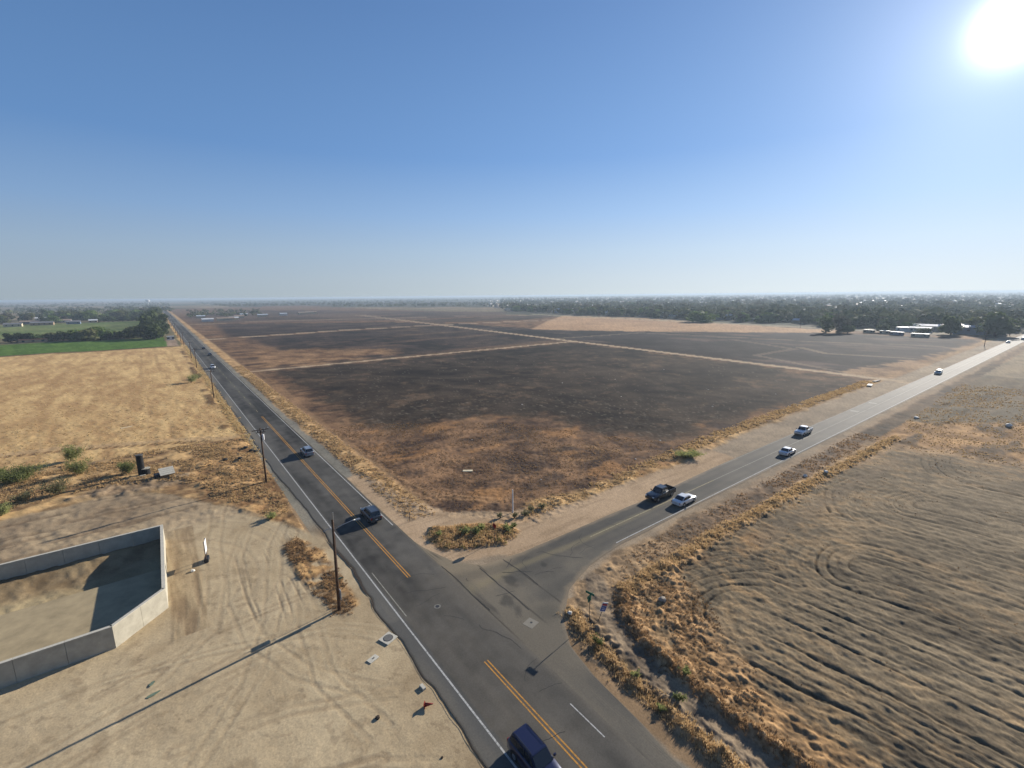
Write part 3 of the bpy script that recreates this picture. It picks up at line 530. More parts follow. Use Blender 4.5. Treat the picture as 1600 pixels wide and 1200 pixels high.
# thin dark crack line where the old shoulder has broken away
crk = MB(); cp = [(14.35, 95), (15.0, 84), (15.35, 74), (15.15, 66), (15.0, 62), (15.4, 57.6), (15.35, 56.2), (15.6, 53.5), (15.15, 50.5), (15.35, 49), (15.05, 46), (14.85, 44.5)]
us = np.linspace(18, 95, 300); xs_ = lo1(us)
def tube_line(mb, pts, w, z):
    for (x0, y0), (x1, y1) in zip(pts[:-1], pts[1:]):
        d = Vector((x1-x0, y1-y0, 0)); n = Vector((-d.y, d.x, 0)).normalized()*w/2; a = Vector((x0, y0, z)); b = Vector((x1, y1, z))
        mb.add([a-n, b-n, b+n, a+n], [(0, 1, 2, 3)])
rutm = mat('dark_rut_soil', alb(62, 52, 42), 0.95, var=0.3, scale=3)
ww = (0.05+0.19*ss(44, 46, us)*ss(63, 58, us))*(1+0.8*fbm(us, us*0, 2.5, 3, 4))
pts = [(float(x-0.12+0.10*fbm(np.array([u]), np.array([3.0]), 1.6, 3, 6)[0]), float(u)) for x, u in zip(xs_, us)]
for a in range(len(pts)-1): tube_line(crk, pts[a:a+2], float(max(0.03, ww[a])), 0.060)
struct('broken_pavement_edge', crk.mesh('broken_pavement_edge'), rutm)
tar = mat('tar_seal', alb(40, 38, 36), 0.7, var=0.2, scale=4)
tr_ = MB()
for pts in ([(24.35, 46.8), (24.5, 43), (24.3, 39), (24.45, 36)], [(27.9, 43.6), (27.8, 40), (27.9, 36.5), (27.7, 33.5)], [(31.2, 43.3), (31.5, 39), (31.3, 36.2)]):
    p = []
    for (x0, y0), (x1, y1) in zip(pts[:-1], pts[1:]):
        for t in np.linspace(0, 1, 9)[:-1]: p.append((x0+(x1-x0)*t+random.uniform(-.05, .05), y0+(y1-y0)*t))
    tube_line(tr_, p, 0.07, 0.0585)
rc_ = random.Random(5)
for k in range(30):
    x, y = (rc_.uniform(16.8, 24), rc_.uniform(22, 90)) if k < 16 else (rc_.uniform(24.5, 50), rc_.uniform(37.6, 42.6)); a = rc_.choice((0.1, 1.5, 1.6, 0.05))+rc_.uniform(-.3, .3); p = [(x, y)]
    for q in range(rc_.randint(8, 26)):
        a += rc_.uniform(-.35, .35); x += math.cos(a)*.25; y += math.sin(a)*.25; p.append((x, y))
    p = [q for q in p if (16.7 < q[0] < 24.1) or (24.3 < q[0] and 37.3 < q[1] < 43)]
    if len(p) > 3: tube_line(tr_, p, rc_.uniform(.03, .06), 0.0585)
struct('pavement_crack', tr_.mesh('pavement_crack'), tar)

# ---- painted markings (thin sheets, worn)
def paint_mat(name, col, wear=0.5, under=(80, 80, 78)):
    m = bpy.data.materials.new(name); m.use_nodes = True; n = m.node_tree.nodes; l = m.node_tree.links; b = n['Principled BSDF']
    b.inputs['Roughness'].default_value = 0.8; b.inputs['Specular IOR Level'].default_value = 0.05; tc = n.new('ShaderNodeTexCoord'); no = n.new('ShaderNodeTexNoise'); no.inputs['Scale'].default_value = 5; no.inputs['Detail'].default_value = 8; no.inputs['Roughness'].default_value = 0.8
    l.new(tc.outputs['Object'], no.inputs['Vector']); cr = n.new('ShaderNodeValToRGB'); cr.color_ramp.elements[0].position = wear-0.07; cr.color_ramp.elements[1].position = wear+0.05
    u = alb(*under); cr.color_ramp.elements[0].color = (*[float(a) for a in u*0.6+np.array(col)*0.4], 1); cr.color_ramp.elements[1].color = (*[float(c) for c in col], 1)
    l.new(no.outputs['Fac'], cr.inputs['Fac']); l.new(cr.outputs['Color'], b.inputs['Base Color']); return m
white_p = paint_mat('worn_white_paint', alb(198, 197, 190), 0.47); white_o = paint_mat('old_white_paint', alb(176, 172, 158), 0.52, (110, 108, 98))
yel_p = paint_mat('yellow_paint', alb(208, 152, 72), 0.47); yel_o = paint_mat('worn_yellow_paint', alb(176, 164, 128), 0.52, (110, 108, 98))
def mark(name, axis, segs, c, w, m, z=0.0575):
    mb = MB()
    for a, b in segs:
        us = [a]
        while us[-1] < b: us.append(min(b, us[-1]+max(3, us[-1]*0.05)))
        for u0, u1 in zip(us[:-1], us[1:]):
            q = [(c-w/2, u0, z), (c+w/2, u0, z), (c+w/2, u1, z), (c-w/2, u1, z)]
            if axis == 'x': q = [(y, x, zz) for x, y, zz in q][::-1]
            mb.add(q, [(0, 1, 2, 3)])
    return struct(name, mb.mesh(name), m)
mark('edge_line', 'y', [(-40, 6000)], 16.38, 0.15, white_p); mark('edge_line', 'y', [(60.5, 6000)], 23.8, 0.15, white_p)
mark('edge_line', 'y', [(41, 50.8)], 16.98, 0.10, white_o); mark('edge_line', 'y', [(19.2, 22.9)], 23.1, 0.10, white_p)
for cx in (20.02, 20.34): mark('centre_line', 'y', [(-40, 30.9), (47.2, 143.5)], cx, 0.12, yel_p)
mark('centre_line', 'y', [(150+i*12.2, 153+i*12.2) for i in range(200)], 20.18, 0.12, yel_o)
mark('edge_line', 'x', [(45.6, 6000)], 37.05, 0.15, white_p); mark('edge_line', 'x', [(84, 6000)], 43.35, 0.12, white_o)
mark('centre_line', 'x', [(44, 76)], 40.3, 0.2, yel_o); mark('centre_line', 'x', [(76, 6000)], 40.3, 0.14, white_o)
for x0 in (152, 167.5): mark('pavement_legend', 'x', [(x0, x0+1.8)], 41.9, 1.9, white_o, 0.0577)

# ---- sky haze is the last thing built, see the end

# ================================================================== OBJECTS
conc = mat('concrete', alb(188, 181, 162), 0.9, var=0.17, scale=1.1, bump=0.3, bscale=20)
conc_w = mat('pale_concrete', alb(204, 198, 180), 0.85, var=0.12, scale=3, bump=0.2)
wood = mat('weathered_pole_wood', alb(86, 62, 44), 0.85, var=0.3, scale=3, bump=0.4)
steel = mat('galvanised_steel', alb(178, 180, 180), 0.45, 0.7, var=0.1)
dark_metal = mat('dark_metal', alb(60, 62, 66), 0.6, 0.4)
black = mat('black_rubber', alb(30, 30, 32), 0.8); porc = mat('porcelain', alb(150, 156, 160), 0.3)
white = mat('white_enamel', alb(238, 238, 236), 0.4)

# ---- concrete basin (walls of cast panels)
basin = thing('retention_basin', 'open concrete walled basin with a dusty floor beside the bare lot', 'basin', (-22, 65, 0))
def wall_run(pts, th, h, n_each):
    for (a, b, n) in zip(pts[:-1], pts[1:], n_each):
        a = Vector(a); b = Vector(b); d = (b-a); L = d.length; u = d.normalized(); nrm = Vector((-u.y, u.x))
        for k in range(n):
            g = 0.012; s = a+u*(L*k/n+g*(k > 0)); e = a+u*(L*(k+1)/n-g*(k < n-1))
            poly = [s-nrm*0, e-nrm*0, e+nrm*th, s+nrm*th]
            mb = MB().prism([(p.x+22, p.y-65) for p in poly], -0.5, h-0.07); mb.build('wall_panel', conc, basin)
            o = nrm*0.03; mb = MB().prism([(p.x+22, p.y-65) for p in (s-o, e-o, e+nrm*th+o, s+nrm*th+o)], h-0.068, h); mb.build('coping', conc_w, basin)
WH = 2.35
wall_run([(-7.0, 54.2), (-2.85, 58.4)], 0.28, WH, (2,))
wall_run([(-60, 54.2), (-7.02, 54.2)], 0.28, WH, (16,))
wall_run([(-2.85, 58.42), (-2.85, 76.1)], 0.28, WH, (6,))
wall_run([(-2.85, 76.38), (-60, 76.38)], 0.28, WH, (17,))
MB().prism([(-38, 54.5-65), (-7.05+22, 54.5-65), (-2.95+22, 58.7-65), (-2.95+22, 67.75-65), (-38, 67.75-65)], -0.45, 0.13).build('floor_slab', mat('dusty_concrete', alb(176, 158, 122), 0.95, var=0.22, scale=0.5, bump=0.2), basin)

# ---- utility poles
def pole_base(t, h, r0=0.17, r1=0.115): MB().tube([(0, 0, -0.3), (0, 0, h*0.5), (0, 0, h)], [r0, (r0+r1)/2, r1], 12).build('shaft', wood, t, smooth=True)
def crossarm(t, z, L, rz=0.0):
    a = MB().box((0, 0.14, z), (L, 0.09, 0.12), 0).build('crossarm', wood, t)
    for x in (-L/2+.12, -L/4, L/4, L/2-.12): MB().tube([(x, 0.14, z+.06), (x, .14, z+.14), (x, .14, z+.27)], [0.05, 0.07, 0.03], 8).build('insulator', porc, a)
    for s in (-1, 1): MB().tube([(s*L*0.28, 0.14, z-.06), (0, 0.12, z-.7)], 0.02, 6).build('brace', steel, t)
p1 = thing('utility_pole', 'tall wooden pole with a street light arm, nearest to the junction', 'pole', (11.75, 46.5, 0))
pole_base(p1, 10.4); p1.rotation_euler = (0, R(0.6), 0)
MB().tube([(0.1, 0, 10.1), (0.1, 0, 11.2)], 0.045, 8).build('mast', steel, p1)
la = MB().tube([(0.12, 0, 9.3), (0.9, -.05, 9.55), (1.9, -.1, 9.75), (2.3, -.1, 9.76)], [0.05, .045, .04, .04], 8).build('lamp_arm', steel, p1, smooth=True)
MB().box((2.55, -.1, 9.74), (0.62, 0.26, 0.14), 0, 0.7).build('lamp_head', steel, la, bevel=0.02)
MB().tube([(-.1, 0, 9.45), (-.55, .05, 9.5), (-.95, .05, 9.35)], 0.03, 6).build('bracket', steel, p1)
MB().box((0.235, -0.02, 1.75), (0.03, 0.46, 1.1)).build('notice_board', white, p1)
MB().tube([(0.16, .08, 0), (0.16, .08, 8.8)], 0.03, 6).build('conduit', dark_metal, p1)
g1_ = thing('sign_post', 'slim leaning metal post with small teal signs just beside the street light pole', 'sign', (11.95, 47.0, 0))
MB().tube([(0, 0, -.1), (0.05, 0.05, 3.3)], 0.03, 8).build('post', steel, g1_)
teal = mat('teal_sign_paint', alb(28, 104, 92), 0.5)
MB().box((0.05, 0.05, 2.85), (0.03, 0.62, 0.62)).build('square_sign', teal, g1_)
MB().box((0.25, 0.05, 3.24), (0.7, 0.03, 0.16)).build('sign_blade', teal, g1_)
def plain_pole(x, y, h, label, arm=2.4, extra=False, group=None):
    t = thing('utility_pole', label, 'pole', (x, y, 0), 0, group); pole_base(t, h); crossarm(t, h-0.35, arm)
    if extra:
        MB().tube([(0.32, 0, h-2.3), (0.32, 0, h-2.2), (0.32, 0, h-1.3), (0.32, 0, h-1.2)], [0.16, .2, .2, .14], 12).build('transformer', white, t, smooth=True)
        for k in (-1, 0, 1): MB().tube([(k*0.5, -.15, h-.75), (k*0.5, -.2, h-.25)], 0.07, 8).build('cutout_fuse', dark_metal, t)
        MB().box((0, -.12, h-.75), (1.5, .09, .1)).build('crossarm', wood, t)
    return t
plain_pole(12.2, 90.3, 10.2, 'wooden pole with crossarm and pale transformer beside the dry grass point', 2.7, True)
plain_pole(12.0, 182, 9.4, 'wooden pole with crossarm standing beside the road past the white car')
plain_pole(12.4, 268, 9.4, 'wooden pole on the verge just short of the green field corner'); plain_pole(12.6, 313, 9.4, 'wooden pole at the far end of the tan stubble field verge')
for y in (400, 452, 505, 560, 620, 700, 790): plain_pole(12.8, y, 9.6, 'distant wooden pole in the row along the far long road', group='distant poles along the long road')
plain_pole(397.3, 48.2, 9.4, 'wooden pole by the cross road near the houses on the right'); plain_pole(479, 182, 11, 'lone wooden pole at the far edge of the tan field')
for x in (505, 560, 620, 690): plain_pole(x, 49, 9.6, 'distant wooden pole beside the cross road among the trees', group='distant poles along the cross road')

# ---- signs and posts
s = thing('street_sign', 'green street name sign with crossed blades on a thin post at the junction corner', 'sign', (31.5, 28.7, 0))
MB().tube([(0, 0, -.1), (0, 0, 3.1)], 0.03, 8).build('post', dark_metal, s)
grn = mat('green_sign_paint', alb(24, 112, 84), 0.45)
MB().box((0, 0, 2.98), (1.0, 0.03, 0.24), R(12)).build('name_blade', grn, s); MB().box((0, 0, 3.25), (0.03, 1.0, 0.24), R(12)).build('name_blade', grn, s)
MB().box((0.0, 0.035, 2.55), (0.62, 0.02, 0.5), R(12)).build('back_plate', grn, s)
s = thing('estate_sign', 'tilted red, white and blue placard on a leaning stake by the junction corner', 'sign', (32.4, 28.25, 0), R(-52))
s.rotation_euler = (R(0), R(24), R(-10))
MB().tube([(0, 0, -.1), (0, 0, 1.75)], 0.03, 6).build('stake', dark_metal, s)
bm_ = mat('blue_print', alb(40, 66, 150), 0.5); rm_ = mat('red_print', alb(190, 60, 70), 0.5)
def placard(o, w, h, z):
    b = MB().box((0, -.05, z), (w, 0.03, h)).build('board', white, o)
    MB().box((0, -.068, z-h*0.17), (w*.92, 0.004, h*.5)).build('blue_band', bm_, o); MB().box((0, -.068, z+h*.25), (w*.92, .004, h*.22)).build('red_band', rm_, o)
    MB().box((0, -.072, z-h*.10), (w*.6, .004, h*.07)).build('white_stripe', white, o); MB().box((0, -.072, z-h*.27), (w*.6, .004, h*.07)).build('white_stripe', white, o)
    return b
placard(s, 0.75, 1.0, 1.5)
s = thing('stop_sign', 'octagonal stop sign seen edge on above the weedy island', 'sign', (32.9, 47.6, 0), R(90))
MB().tube([(0, 0, -.1), (0, 0, 2.6)], 0.035, 8).build('post', dark_metal, s)
red = mat('red_sign', alb(176, 34, 34), 0.45)
oc = [(0.40*math.cos(R(22.5+45*k)), 0.40*math.sin(R(22.5+45*k))) for k in range(8)]
mb = MB(); mb.add([(x, -.04, 2.3+y) for x, y in oc]+[(x, -.06, 2.3+y) for x, y in oc], [tuple(range(8)), tuple(range(8, 16))[::-1]]+[(i, (i+1) % 8, 8+(i+1) % 8, 8+i) for i in range(8)]); mb.build('octagon_plate', red, s)
fc = bpy.data.curves.new('legend', 'FONT'); fc.body = 'STOP'; fc.size = 0.27; fc.align_x = 'CENTER'; fc.align_y = 'CENTER'; fc.extrude = 0.002
fo = bpy.data.objects.new('legend', fc); C.objects.link(fo); dg = bpy.context.evaluated_depsgraph_get(); fm = bpy.data.meshes.new_from_object(fo.evaluated_get(dg)); bpy.data.objects.remove(fo)
lg = link('lettering', fm, white, s); lg.location = (0, -.064, 2.3); lg.rotation_euler = (R(90), 0, 0)
tag(MB().tube([(40.15, 52.9, -.1), (40.15, 52.9, 3.7)], [0.11, 0.09], 8).build('marker_post', white), 'tall plain white post at the corner of the burnt field', 'post')
tag(MB().tube([(26.3, 60.1, -.1), (26.3, 60.1, 1.5)], 0.04, 6).build('marker_stake', dark_metal), 'short thin dark stake in the dirt between the verge and the island', 'stake')
s = thing('site_sign', 'white board on two short legs between the basin and the tyre tracks', 'sign', (1.3, 66.6, 0), R(80))
for dx in (-.5, .5): MB().tube([(dx, 0, -.1), (dx, 0, 2.9)], 0.05, 6).build('leg', wood, s)
MB().box((0, -.06, 2.05), (1.35, 0.05, 1.6)).build('board', white, s)
MB().box((0, 0, 0.25), (1.2, .5, .5)).build('footing', dark_metal, s, bevel=.05)

# ---- standpipe and weir box
s = thing('standpipe', 'tall black irrigation standpipe rising from a round base in the weeds', 'standpipe', (-5.9, 109.2, 0))
dk = mat('tarred_concrete', alb(20, 20, 22), 0.8, var=0.25, scale=2)
MB().tube([(0, 0, -.2), (0, 0, 3.9)], [0.56, 0.54], 20).build('pipe', dk, s, smooth=False)
MB().tube([(0, 0, 3.9), (0, 0, 4.05)], [0.60, 0.60], 20).build('rim', mat('weathered_rim', alb(90, 88, 84), 0.8), s)
MB().tube([(.62, -.1, -.2), (.62, -.1, 1.2)], [0.72, 0.68], 16).build('valve_well', dk, s)
MB().tube([(.62, -.1, 1.2), (.62, -.1, 1.28)], [0.76, 0.76], 16).build('well_lid', conc, s)
MB().box((.1, -1.0, .12), (.9, .5, .3)).build('footing', conc_w, s, bevel=.04)
s = thing('weir_box', 'pale concrete weir box with plank lid lying right of the black standpipe', 'weir box', (-2.6, 105.2, 0), R(8))
MB().box((.5, 0.1, .35), (2.2, 1.5, .7)).build('box', mat('stained_concrete', alb(170, 138, 104), .9, var=.2), s, bevel=.03); MB().box((-1.0, .1, .45), (.8, 1.2, .9)).build('grate_box', dark_metal, s, bevel=.03)
for k in range(4): MB().slab([(-.62, -.95+k*.44, .62+k*.24), (1.68, -.95+k*.44, .62+k*.24), (1.68, -.55+k*.44, .84+k*.24), (-.62, -.55+k*.44, .84+k*.24)], .05).build('plank', conc_w, s)

# ---- concrete covers in the dirt and ironwork in the road
s = thing('meter_vault', 'concrete vault slab with a round lid at the broken road edge', 'manhole', (14.2, 39.15, 0), R(20))
MB().box((0, 0, .06), (1.35, 1.3, .12)).build('slab', conc_w, s, bevel=.015); MB().tube([(0, 0, .12), (0, 0, .145)], 0.43, 28).build('lid', mat('cast_iron', alb(120, 118, 112), 0.7, 0.3, var=.2, scale=10), s)
MB().tube([(0, 0, .119), (0, 0, .13)], 0.48, 28).build('ring', dark_metal, s)
s = thing('utility_box_cover', 'small pale rectangular cover in the sand left of the round-lidded vault', 'utility cover', (12.05, 37.55, 0), R(18))
MB().box((0, 0, .04), (1.0, .62, .08)).build('slab', conc_w, s, bevel=.012); MB().box((.05, 0, .085), (.22, .12, .012)).build('handle_recess', dark_metal, s)
tag(MB().box((14.25, 31.8, .1), (.32, .62, .2), R(5)).build('concrete_block', conc_w, bevel=.02), 'small loose concrete block beside the broken pavement edge', 'block')
s = thing('traffic_cone', 'faded red cone lying on its side in the sand by the road', 'traffic cone', (13.55, 30.0, .2), R(60)); s.rotation_euler = (R(78), 0, R(50))
rc = mat('faded_red_plastic', alb(150, 52, 38), 0.6, var=.2)
MB().tube([(0, 0, 0), (0, 0, .7)], [0.17, 0.04], 14).build('cone_body', rc, s, smooth=True); MB().box((0, 0, -.02), (.42, .42, .04)).build('base', rc, s)
def manhole(x, y, r, label, z=0.0):
    s = thing('manhole_cover', label, 'manhole', (x, y, z)); MB().tube([(0, 0, .05), (0, 0, .062)], r, 26).build('frame', mat('ring_grey', alb(128, 124, 114), .9, var=.25, scale=8), s); MB().tube([(0, 0, .055), (0, 0, .067)], r*.62, 22).build('lid', dark_metal, s)
manhole(20.3, 40.4, 0.36, 'round survey cover in the middle of the junction asphalt')
s = thing('asphalt_patch', 'pale squarish repair patch with a small valve lid in the junction', 'road patch', (26.6, 32.2, 0), R(14))
MB().box((0, 0, .049), (1.2, 1.2, .012)).build('patch', mat('patch_grey', alb(138, 132, 118), .9, var=.1), s); MB().tube([(.1, 0, .05), (.1, 0, .062)], .13, 14).build('lid', dark_metal, s)
# teal spray marks
tp_ = mat('teal_spray', alb(112, 128, 106), 0.9, var=.3, scale=8)
for (x, y, w, h, a) in ((-4.17, 45.25, 1.1, .34, 12), (-4.26, 46.73, .6, .34, 60)):
    mb = MB(); n = 14; ring = [(x+(w/2*math.cos(2*math.pi*k/n)*math.cos(R(a))-h/2*math.sin(2*math.pi*k/n)*math.sin(R(a)))*random.uniform(.8, 1.15), y+(w/2*math.cos(2*math.pi*k/n)*math.sin(R(a))+h/2*math.sin(2*math.pi*k/n)*math.cos(R(a)))*random.uniform(.8, 1.15), .05) for k in range(n)]
    mb.add(ring, [tuple(range(n))]); tag(mb.build('spray_mark', tp_), 'teal utility marking sprayed on the sand near the long pole shadow', 'ground marking', 'teal spray marks')

# ---- stones, sheets and litter
def rock(name, x, y, r, m, label, cat, zf=.6, group=None):
    bm = bmesh.new(); bmesh.ops.create_icosphere(bm, subdivisions=2, radius=r)
    for v in bm.verts: v.co *= random.uniform(.75, 1.15); v.co.z *= zf
    me = bpy.data.meshes.new(name); bm.to_mesh(me); bm.free(); o = link(name, me, m); o.location = (x, y, float(ground_z(x, y)[1][0])+r*zf*.5); o.rotation_euler = (0, 0, random.uniform(0, 6)); tag(o, label, cat, group); return o
stone_w = mat('white_stone', alb(236, 230, 214), .8); stone_d = mat('dark_stone', alb(70, 58, 44), .9); stone_g = mat('grey_stone', alb(170, 158, 140), .9, var=.2)
rock('white_bag', 30.55, 30.55, .26, stone_w, 'round white bag on the road edge below the green street sign', 'litter', .9)
rock('stone', 10.1, 31.4, .2, stone_d, 'single dark stone lying alone on the pale sand', 'stone'); rock('rubble', 40.3, 26.1, .42, stone_g, 'grey lump of rubble in the golden weeds of the ploughed corner', 'rubble', .7)
rock('white_bag', -0.3, 64.9, .25, stone_w, 'small white bag on the graded strip beside the basin', 'litter', .7)
for x, y in ((13.2, 21.8), (9.4, 22.6), (12.6, 25.4)): rock('stone', x, y, .1, stone_d, 'small dark pebble on the sand in the lower middle', 'stone', group='pebbles on the sand')
def sheet(name, x, y, w, h, a, m, label, cat, th=.12):
    z = float(ground_z(x, y)[1][0]); o = MB().box((0, 0, th/2), (w, h, th)).build(name, m, bevel=.02); o.location = (x, y, z+.05); o.rotation_euler = (0, 0, R(a)); tag(o, label, cat); return o
pal = mat('pale_board', alb(226, 212, 178), .8, var=.1)
sheet('board', 43.8, 71.9, 1.9, .8, -35, pal, 'pale flat board lying in the brown part of the burnt field', 'board')
sheet('board', -9.8, 153.9, 2.6, .35, 25, pal, 'long pale plank lying in the stubble field', 'plank'); sheet('sheet', 199.7, 51.2, 4.0, 1.4, 10, stone_w, 'white sheet dumped at the verge where the farm track meets the road', 'sheet', .3); sheet('sheet', 211.5, 52.4, 5, 1.0, -4, stone_g, 'grey board dumped near the end of the farm track', 'sheet', .3)
for x, y in ((55, 88), (66, 132), (98, 150), (120, 126), (141, 118), (88, 60), (74, 56), (118, 96), (150, 84), (176, 120), (105, 180), (86, 108), (128, 70), (52, 60), (160, 66)):
    rock('litter', x, y, random.uniform(.12, .26), stone_w, 'small pale scrap scattered on the burnt field', 'litter', .5, 'pale scraps on the burnt field')
for x, y, r, l in ((90.6, 30.9, .4, 'white scrap in the golden strip beside the cross road'), (94.6, 29.0, .4, 'white scrap where the golden strip meets the ploughed field'), (156, 29, .6, 'white rock in the tan mounds right of the road'), (163, 13, .7, 'grey boulder in the tan mounds above the ploughed field')): rock('litter', x, y, r, stone_w, l, 'litter', .7)
for k, (x, y) in enumerate(((7.6, 108), (9, 105.5), (10.2, 107.4), (13.0, 112), (12.2, 114.5), (13.6, 110.5))): rock('rubble', x, y, .5, mat('dark_rubble', alb(60, 58, 52), .95), 'dark lump of broken asphalt in the weeds by the road', 'rubble', .6, 'broken asphalt lumps by the road')

# ================================================================== VEHICLES
glass = mat('tinted_glass', (0.012, 0.014, 0.018), 0.08, 0, 0.6); tyre_m = black; rim_m = mat('alloy', alb(170, 172, 176), 0.3, .8); trim = mat('black_trim', alb(34, 34, 36), .6)
lampm = mat('clear_lamp', alb(220, 222, 224), .1, 0, .8); redlamp = mat('red_lamp', alb(150, 20, 20), .2, 0, .6); chrome = mat('chrome', alb(220, 220, 222), .12, 1.0); plate_m = mat('plate', alb(210, 210, 205), .5)
def paint(name, c): return mat(name, c, 0.32, 0.25, .5, coat=.7)
PA = dict(silver=paint('silver_paint', alb(150, 154, 160)), dark=paint('dark_grey_paint', alb(66, 70, 76)), black=paint('black_paint', alb(30, 30, 36)), white=paint('white_paint', alb(236, 236, 234)), blue=paint('navy_blue_paint', alb(22, 28, 66)), pale=paint('pale_teal_paint', alb(196, 210, 208)))
def loft(st, name, m, parent, bottom=True):
    """st: (x, half width, z bottom, z top, half width at top)"""
    mb = MB(); K = 12
    for x, w, zb, zt, wt in st:
        zm = zb+(zt-zb)*.55
        for y, z in ((-w*.9, zb), (-w, zb+.1), (-w*1.01, zm), (-w*.985, zt-.09), (-wt, zt-.015), (-wt*.5, zt+.015)): mb.v.append((x, y, z))
        for y, z in ((-wt*.5, zt+.015), (-wt, zt-.015), (-w*.985, zt-.09), (-w*1.01, zm), (-w, zb+.1), (-w*.9, zb)): mb.v.append((x, -y, z))
    n = len(st)
    for i in range(n-1):
        for k in range(K): mb.f.append((i*K+k, i*K+(k+1) % K, (i+1)*K+(k+1) % K, (i+1)*K+k))
    mb.f.append(tuple(range(K))); mb.f.append(tuple(range((n-1)*K, n*K))[::-1])
    me = mb.mesh(name); 
    for p in me.polygons: p.use_smooth = len(p.vertices) == 4
    return link(name, me, m, parent)
def vehicle(kind, pcol, label, cat, x, y, rz, detail=True):
    """front faces local +X; origin on the road under the middle"""
    t = thing(cat.replace(' ', '_') if cat != 'suv' else 'suv', label, cat, (x, y, 0.052), rz); P = PA[pcol]
    S = dict(suv=dict(L=4.8, W=.94, belt=1.08, top=1.76, hood=1.06, cab=(0.95, -2.22), roof=(0.25, -1.98), wb=1.42, wr=.36),
             sedan=dict(L=4.75, W=.90, belt=.93, top=1.43, hood=.90, cab=(1.05, -1.70), roof=(0.30, -0.98), wb=1.38, wr=.33),
             pickup=dict(L=5.9, W=.99, belt=1.22, top=1.90, hood=1.20, cab=(1.18, -.98), roof=(0.55, -.88), wb=1.85, wr=.41),
             van=dict(L=5.1, W=.98, belt=1.08, top=1.78, hood=1.0, cab=(1.45, -2.42), roof=(0.62, -2.25), wb=1.52, wr=.36))[kind]
    L, W, b, T, hd = S['L'], S['W'], S['belt'], S['top'], S['hood']; f = L/2; c0, c1 = S['cab']; r0, r1 = S['roof']
    zb = .30 if kind == 'pickup' else .22
    if kind == 'pickup': rear = [(c1-.02, W, zb, b, W*.93)]; xr = c1-.02
    elif kind == 'sedan': rear = [(-f, W*.80, zb+.2, hd-.12, W*.72), (-f+.12, W*.92, zb+.02, hd, W*.82), (c1, W*.98, zb, b+.02, W*.9)]; xr = -f
    else: rear = [(-f, W*.86, zb+.2, b-.12, W*.8), (-f+.10, W*.95, zb+.03, b, W*.88), (-f+.5, W*.99, zb, b, W*.92)]; xr = -f
    st = rear+[(0.0, W, zb, b, W*.92), (c0-.1, W, zb, b-.01, W*.92), (c0+.25, W*.995, zb, hd, W*.88), (f-.55, W*.97, zb, hd-.06, W*.84), (f-.16, W*.90, zb+.05, hd-.16, W*.76), (f, W*.74, zb+.16, hd-.32, W*.66)]
    loft(st, 'body', P, t)
    wb_, wt = W*.90, W*.74
    B = [(c0, b-.02), (c1, b-.02)]; Tt = [(r0, T), (r1, T)]
    mb = MB(); zr = T-.05
    sec = [(c0, wb_*.93, b-.05), (r0, wt, zr), (r1, wt, zr), (c1, wb_*.95, b-.05)]
    cab = MB(); vs = []
    for xx, w, z in sec: vs += [(xx, -w, z), (xx, w, z)]
    cab.add(vs, [(0, 1, 3, 2), (2, 3, 5, 4), (4, 5, 7, 6), (0, 2, 4, 6), (1, 7, 5, 3), (0, 6, 7, 1)])
    cab.build('cabin', P, t, bevel=.05)
    # roof skin
    MB().box(((r0+r1)/2, 0, T-.035), (abs(r0-r1)+.10, wt*2-.10, .07), 0, .93).build('roof', P, t, bevel=.03, smooth=False)
    def pane(name, a, b_, c, d, ins=.08, th=.015):
        q = [Vector(v) for v in (a, b_, c, d)]; ce = sum(q, Vector())/4; q = [ce+(v-ce)*(1-ins) for v in q]
        nn = (q[1]-q[0]).cross(q[3]-q[0]).normalized()
        if nn.dot(ce-Vector(((c0+c1)/2, 0, (b+T)/2-.2))) < 0: q = q[::-1]; nn = -nn
        return MB().slab([v+nn*.012 for v in q], th).build(name, glass, t)
    s0, s1, s2, s3 = sec
    pane('windscreen', (s0[0], -s0[1], s0[2]+.04), (s0[0], s0[1], s0[2]+.04), (s1[0], s1[1], s1[2]), (s1[0], -s1[1], s1[2]), .09)
    pane('rear_window', (s3[0], -s3[1], s3[2]+.04), (s3[0], s3[1], s3[2]+.04), (s2[0], s2[1], s2[2]), (s2[0], -s2[1], s2[2]), .13)
    for sg in (-1, 1):
        def P3(u, v):
            lo_ = Vector((s0[0]+(s3[0]-s0[0])*u, sg*(s0[1]+(s3[1]-s0[1])*u), b-.01)); hi_ = Vector((s1[0]+(s2[0]-s1[0])*u, sg*s1[1], zr)); return lo_+(hi_-lo_)*v
        cuts = ((.10, .5), (.53, .95)) if kind in ('sedan', 'pickup') else ((.09, .38), (.41, .68), (.71, .95))
        for u0, u1 in cuts: pane('side_window', P3(u0, .06), P3(u1, .06), P3(u1, .9), P3(u0, .9), .03)
        MB().box((c0-.22, sg*(W+.10), b+.06), (.14, .22, .17)).build('mirror', P if kind != 'pickup' else trim, t, bevel=.03)
        hl = MB().box((f-.17, sg*W*.66, hd-.26), (.26, .32, .15), -sg*.35).build('headlight', lampm, t, bevel=.02)
        MB().box((-f+.03, sg*W*.78, b-.25 if kind != 'sedan' else hd-.2), (.10, .22, .32 if kind != 'sedan' else .16)).build('tail_light', redlamp, t, bevel=.02)
